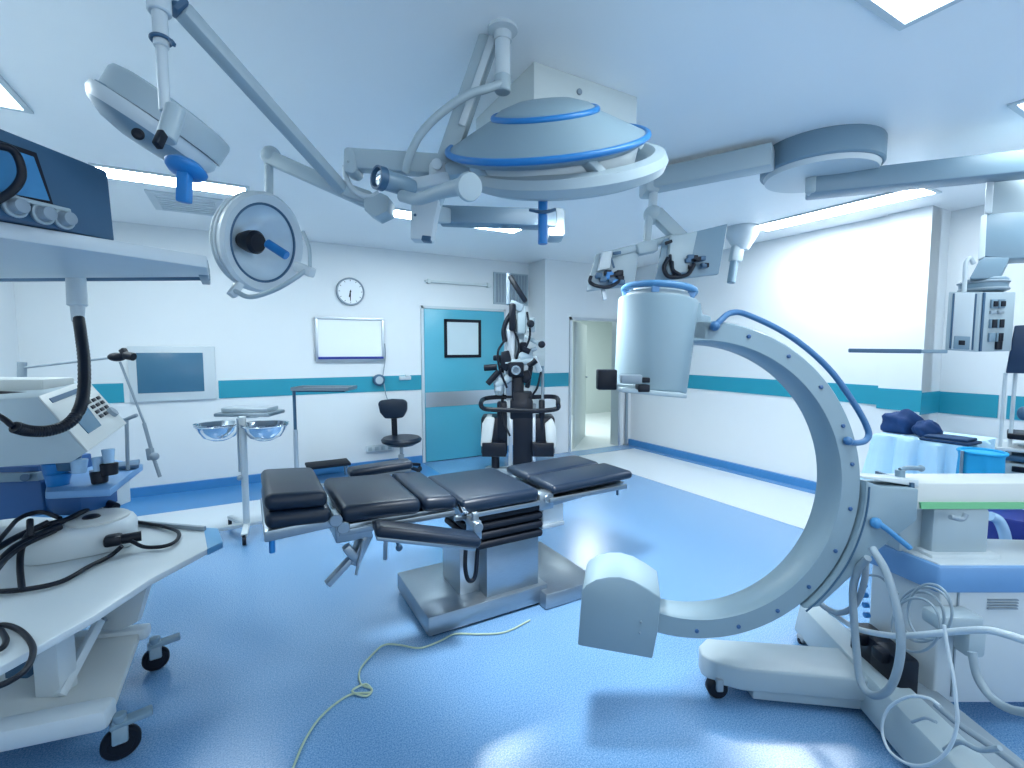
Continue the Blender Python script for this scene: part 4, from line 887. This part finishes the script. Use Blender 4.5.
cc0 = pc0 + e1 * .06 + ZZ * .132
G().lathe(cc0, ZZ, [(0, 0), (.125, 0), (.125, .010), (.112, .018), (0, .022)], 44).build('cap', OFFW, t)
G().ball(cc0 - e1 * .02 - e2 * .03 + ZZ * .022, .03, (1.2, 1, .5)).build('button', BLACK, t)
pg = pc0 + e1 * (la * .62) - e2 * (lb + .005) + ZZ * .065
G().bar(pg - e1 * .04 - e2 * .015, pg + e1 * .03 - e2 * .02, .07, .05, None, .015).tube([pg - e2 * .02, pg + e1 * .05 - e2 * .03, pg + e1 * .10 - e2 * .03], .024, 12).build('plug', BLACK, t)
def wc(name, pts, r, m=BLACK, lab=None, dz=.018): return G().tube([fz(u, v, ZW + dz + (q_ if len(p_) else 0)) for (u, v, *p_) in pts for q_ in [p_[0] if p_ else 0]], r, 10).build(name, m, t, lab)
wc('cord', [(131, 541, .05), (145, 547), (165, 546), (177, 540), (178, 532), (165, 527), (150, 524), (136, 522)], .009)
wc('cord', [(122, 546, .04), (110, 556), (90, 566), (60, 582), (20, 590), (-20, 592)], .010)
wc('cord', [(-10, 628), (5, 625), (22, 632), (33, 648), (27, 668), (8, 682), (-15, 690)], .009)
wc('cord', [(-10, 652), (2, 648), (6, 640), (1, 630)], .009)
wc('cord', [(115, 508, .11), (100, 503, .13), (88, 509, .14), (66, 520, .14), (40, 527, .13), (15, 538, .12), (-15, 556, .1)], .014)
wc('cord', [(96, 503, .13), (108, 504, .13), (116, 507, .12)], .022)
wc('cord', [(60, 518, .15), (40, 512, .16), (20, 518, .15), (8, 530, .14), (-10, 552, .12)], .010)
wc('cord', [(48, 522, .15), (30, 532, .13), (22, 548, .1), (20, 566, .05), (22, 590)], .012)
wc('cord', [(60, 526, .14), (30, 540, .12), (10, 552, .1), (-10, 575, .06)], .018)
wc('cord', [(55, 531, .13), (25, 545, .12), (5, 560, .1), (-15, 580, .1)], .010)
wc('cord', [(30, 520, .2), (30, 526, .18), (31, 536, .14)], .012)
# ================================================================== RIGHT BACK: GAS BOOM, DRAPED TABLE, MONITOR TROLLEY
D = 2.85
def q(u, v, d=D): return px(u, v, d)
bt = q(1010, 176)
t = thing('gas_boom', 'white ceiling boom with a box of gas and power outlets at the right edge', 'gas boom', V((bt.x, bt.y, bt.z)))
BA = away(985)
G().pbox(987, 174, 1052, 214, D, .24, .012, BA).build('upper_column', LGREY, t)
G().pbox(984, 174, 992, 213, D - .02, .26, .012, BA).build('column_edge', WHITE, t)
g = G().prism([q(u, v) for u, v in ((986, 214), (1060, 203), (1060, 256), (1004, 259), (981, 256), (982, 225))], BA * .26, .012).build('knuckle_housing', GREYB, t)
G().prism([q(u, v, D - .015) for u, v in ((981, 216), (987, 213), (985, 257), (978, 260))], BA * .27, .006).build('housing_edge', WHITE, t)
G().hexa([q(969, 279, D), q(1000, 278, D), q(1000, 278, D) + BA * .2, q(969, 279, D) + BA * .2, q(981, 257), q(1010, 257), q(1010, 257) + BA * .24, q(981, 257) + BA * .24], .008).build('neck', GREYB, t)
c = q(983, 284, D + .1)
G().cyl(q(983, 280, D + .1), q(983, 293, D + .1), .115, .11, 36).build('swivel', GREYB, t)
G().ring(q(983, 283, D + .1), ZZ, .114, .008, 36).ring(q(983, 290, D + .1), ZZ, .112, .008, 36).build('swivel_groove', MGREY, t)
G().tube([q(964, 292, D + .02), q(965, 275, D + .02), q(966, 262, D + .02), (q(970, 258, D + .02)), q(974, 264, D + .02)], .012, 10, 3).build('side_handle', WHITE, t)
# head: two faces meeting at a vertical edge
P0, P1, P2 = q(945, 350, D + .06), q(977, 352, D - .02), q(1011, 351, D + .02)
hgt = q(977, 293, D).z - q(977, 352, D).z
hd = G().prism([P0, P1, P2, P2 + away(1005) * .2, P0 + away(955) * .24], ZZ * hgt, .006).build('outlet_head', LGREY, t)
dl = (P1 - P0).normalized(); n1 = dl.cross(ZZ); n1 = n1 if n1.dot(EYE - P0) > 0 else -n1
dr_ = (P2 - P1).normalized(); n2 = dr_.cross(ZZ); n2 = n2 if n2.dot(EYE - P1) > 0 else -n2
L1_, L2_ = (P1 - P0).length, (P2 - P1).length
def hb(P, d_, n_, s, L_, h, sw, sh_, m, name, th=.008, bev=.002, par=hd): return G().box(P + d_ * s * L_ + ZZ * h * hgt + n_ * th / 2, (sw * L_, th, sh_ * hgt), (d_, n_, ZZ), bev).build(name, m, par)
hb(P0, dl, n1, .50, L1_, .5, .62, .96, WHITE, 'front_panel')
hb(P0, dl, n1, .155, L1_, .5, .06, .94, NAVY, 'groove')
hb(P0, dl, n1, .845, L1_, .5, .06, .94, NAVY, 'groove')
o_ = hb(P0, dl, n1, .50, L1_, .14, .5, .22, GREYB, 'socket_plate', .014)
hb(P0, dl, n1, .50, L1_, .14, .2, .08, BLACK, 'socket', .018)
hb(P1, dr_, n2, .07, L2_, .5, .06, .98, NAVY, 'groove')
for s in (.36, .58):
    for h in (.80, .47, .24):
        hb(P1, dr_, n2, s, L2_, h, .17, .15, GREYB, 'socket_plate', .012)
        if not (s < .4 and h < .3): hb(P1, dr_, n2, s + .01, L2_, h, .12, .09 if h > .7 else .14, BLACK, 'socket', .018)
    hb(P1, dr_, n2, s, L2_, .66, .17, .05, MGREY, 'label_strip', .010)
hb(P1, dr_, n2, .58, L2_, .10, .16, .14, BLACK, 'socket', .014)
rl = G().bar(q(849, 350.5, 2.97), q(946, 351.5, D + .06), .03, .022, None, .004).build('equipment_rail', GREYB, t)
G().bar(q(849, 350.5, 2.955), q(921, 351.3, D + .05), .012, .026, None, .003).build('rail_insert', NAVY, rl)
# ---- draped table
zt = .90
A, B = fz(874, 434, zt), fz(962, 446, zt)
dx = (B - A); Lx = dx.length; dx.normalize(); dy = ZZ.cross(dx); dy = dy if dy.dot(FH) > 0 else -dy
ctr = A + dx * Lx / 2 + dy * .30
base = V((ctr.x, ctr.y, 0))
t = thing('draped_table', 'side table under a pale blue drape with dark blue cloth bundles on it', 'table', base)
g = G(); N = 128; levels = [(zt, 0), (zt - .02, .012), (zt - .12, .02), (zt - .3, .035), (zt - .5, .05), (.22, .06)]
def per(i):
    hx, hy = Lx / 2, .30; T = i / N * 4; k = int(T); f = T - k
    return [V((-hx + 2 * hx * f, -hy, 0)), V((hx, -hy + 2 * hy * f, 0)), V((hx - 2 * hx * f, hy, 0)), V((-hx, hy - 2 * hy * f, 0))][k]
rings = []
for li, (zz, o_) in enumerate(levels):
    R = []
    for i in range(N):
        p = per(i); nrm = p.normalized(); wv = o_ * (1 + 1.1 * math.sin(i * .62) + .6 * math.sin(i * 1.31 + 1)) + .0
        R.append(g.b.verts.new(base + dx * (p.x + nrm.x * wv) + dy * (p.y + nrm.y * wv) + ZZ * zz))
    rings.append(R)
for a_, b_ in zip(rings, rings[1:]):
    for i in range(N): g.b.faces.new((a_[i], a_[(i + 1) % N], b_[(i + 1) % N], b_[i]))
g.b.faces.new(rings[0])
dp = g.build('drape', DRAPE, t, 'pale blue drape')
for sx in (-1, 1):
    for sy in (-1, 1): G().cyl(base + dx * sx * (Lx / 2 - .06) + dy * sy * .24, base + dx * sx * (Lx / 2 - .06) + dy * sy * .24 + ZZ * (zt - .005), .016).build('leg', STEEL, t)
def lump(name, u, v, d, rx, ry, rz, m, lab, seed, grp=None):
    random.seed(seed); p = px(u, v, d); p.z = zt + rz * .72
    g = G(); g.ball(V((0, 0, 0)), 1, (1, 1, 1), None, 28)
    ph = [random.uniform(0, 6) for _ in range(6)]
    for vv in g.b.verts:
        c_ = vv.co; k = 1 + .13 * math.sin(c_.x * 4 + ph[0]) * math.sin(c_.y * 4.3 + ph[1]) + .09 * math.sin(c_.z * 6 + c_.x * 5 + ph[2]) + .05 * math.sin(c_.y * 11 + ph[3])
        z_ = c_.z * rz * k
        vv.co = p + CR * (c_.x * rx * k) + FH * (c_.y * ry * k) + ZZ * max(z_, -rz * .72)
    return tag(g.build(name, m, None, None, 60), lab, 'cloth bundle', 'cloth bundles on the draped table')
dA = (A - EYE).dot(CF)
lump('cloth_bundle', 903, 428, dA + .05, .13, .11, .10, BAGB, 'largest dark blue cloth bundle, at the left on the draped table', 3)
lump('cloth_bundle', 928, 430, dA - .15, .075, .08, .075, BAGB, 'small dark blue cloth bundle in the middle of the draped table', 5)
t = thing('folded_cloths', 'flat folded dark cloth pile at the right on the draped table', 'folded cloth', px(950, 440, dA - .30))
p = px(950, 438, dA - .32); p.z = zt
for i, (w_, h_) in enumerate(((.28, .02), (.24, .018))):
    G().box(p + ZZ * (.012 + i * .021), (w_, .2 - i * .03, h_), (dx, dy, ZZ), .008).build('cloth', mat('dark slate cloth', (.012, .05, .13), .8, noise=.2), t)
# ---- bright cyan waste bag right of the table
p = px(980, 480, 2.85); p.z = 0
def loft(name, c, rings_, m, par=None, seg=40, wave=.012):
    g = G(); R = []
    for (z_, rx, ry) in rings_:
        R.append([g.b.verts.new(c + CR * (math.cos(a) * rx * (1 + wave * 3 * math.sin(a * 7 + z_ * 5))) + FH * (math.sin(a) * ry * (1 + wave * 3 * math.sin(a * 7 + z_ * 5))) + ZZ * z_) for a in (2 * math.pi * i / seg for i in range(seg))])
    for a_, b_ in zip(R, R[1:]):
        for i in range(seg): g.b.faces.new((a_[i], a_[(i + 1) % seg], b_[(i + 1) % seg], b_[i]))
    g.b.faces.new(R[0][::-1]); g.b.faces.new(R[-1])
    return g.build(name, m, par)
t = thing('waste_bag', 'bright cyan cloth bag hanging in a frame right of the draped table', 'bag', p)
zz_ = px(981, 452, 2.85).z
loft('bag', p, [(.18, .09, .09), (.25, .105, .10), (zz_ - .25, .11, .11), (zz_ - .03, .10, .10), (zz_, .105, .105)], CYAN, t)
G().ring(p + ZZ * (zz_ + .004), ZZ, .105, .009, 36).build('hoop', CYAN, t)
for s in (-1, 1): G().cyl(p + CR * s * .118, p + CR * s * .118 + ZZ * (zz_ + .01), .008).build('leg', STEEL, t)
# ---- dark blue bag in a white hoop behind the cabinet
p = px(1016, 548, 2.55); p.z = 0
t = thing('laundry_bag', 'navy bag with a pale rim behind the cabinet at the right edge', 'bag', p)
zz_ = px(1012, 514, 2.55).z
loft('bag', p, [(.06, .14, .12), (.10, .15, .13), (.4, .155, .13), (zz_ - .01, .15, .13), (zz_, .145, .125)], mat('navy bag', (.004, .02, .20), .5, noise=.1), t)
hp = [px(u, v, 2.70) for u, v in ((993, 516), (1002, 522), (1008, 535), (1009, 552), (1006, 580))]
G().tube([px(990, 516, 2.40), px(998, 520, 2.40), px(1004, 532, 2.40), px(1006, 548, 2.40), px(1004, 580, 2.40)], .024, 12).build('rim', CLEAR, t)
# ---- monitor trolley at the right edge
D = 2.95
RA = away(1000); RP = V((RA.y, -RA.x, 0))
def q(u, v, d=D): return px(u, v, d)
p = q(1004.5, 350); p.z = 0
t = thing('monitor_trolley', 'equipment trolley with a dark monitor on top at the right edge', 'trolley', p)
def onrow(r, a, z): return p + RP * r + RA * a + ZZ * z
def zof(v): return q(1010, v).z
z0, z1 = zof(373), zof(326)
G().prism([onrow(.012, -.02, z0), onrow(.50, -.02, z0), onrow(.50, -.02, z1 + .02), onrow(.035, -.02, z1)], RA * .06, .006).build('monitor', mat('dark navy plastic', (.012, .035, .085), .4, noise=.08), t)
for r, a in ((.012, .02), (.055, .06), (.47, .02), (.47, .38)): G().cyl(onrow(r, a, .06), onrow(r, a, z0 if a < .1 else zof(448)), .010).build('post', WHITE, t)
for v in (450, 479, 505): G().box(onrow(.24, .2, zof(v)), (.50, .42, .02), (RP, RA, ZZ), .005).build('shelf', WHITE, t)
G().box(onrow(.26, .15, zof(437)), (.44, .26, .035), (RP, RA, ZZ), .008).build('keyboard', BLACK, t)
G().box(onrow(.26, .2, zof(459)), (.44, .36, .035), (RP, RA, ZZ), .008).build('device', NAVY, t)
dv = G().box(onrow(.26, .2, zof(470)), (.45, .38, .075), (RP, RA, ZZ), .008).build('device', LGREY, t)
G().box(onrow(.27, .01, zof(469)), (.40, .02, .035), (RP, RA, ZZ), .004).build('device_front', BLACK, dv)
G().ball(onrow(.10, -.03, zof(412)), .035, (1, .8, 1.2)).build('hand_control', NAVY, t)
G().box(onrow(.24, .2, .09), (.52, .46, .05), (RP, RA, ZZ), .015).build('base', LGREY, t)
for s_ in (.03, .45):
    for r_ in (.02, .4): G().cyl(onrow(s_ - .015, r_, .035), onrow(s_ + .015, r_, .035), .035).build('caster', BLACK, t)
# ================================================================== LIGHT AND VIEW
w = bpy.data.worlds.new('world'); S.world = w; w.use_nodes = True
w.node_tree.nodes['Background'].inputs[0].default_value = (.74, .88, 1, 1); w.node_tree.nodes['Background'].inputs[1].default_value = .8
for n, lo in (('corridor_fill', (5.4, 7.4, 2.55)),):  # unseen area light without a fixture, added to brighten the corridor
    l = bpy.data.lights.new(n, 'AREA'); l.shape = 'RECTANGLE'; l.size = 1.2; l.size_y = 1.2; l.energy = 38; l.color = (.9, .97, 1)
    o = bpy.data.objects.new(n, l); COL.objects.link(o); o.location = lo
l = bpy.data.lights.new('surgical_beam', 'SPOT'); l.energy = 150; l.color = (.92, .97, 1.0); l.spot_size = math.radians(100); l.spot_blend = .55; l.shadow_soft_size = .16
o = bpy.data.objects.new('surgical_beam', l); COL.objects.link(o); o.location = dc_main - ax_main * .19
o.rotation_euler = V((.52, .42, -1)).to_track_quat('-Z', 'Y').to_euler()
S.cycles.caustics_reflective = False; S.cycles.caustics_refractive = False
S.view_settings.view_transform = 'Standard'; S.view_settings.look = 'None'; S.view_settings.gamma = 1; S.view_settings.use_curve_mapping = False
S.view_settings.exposure = 1.42
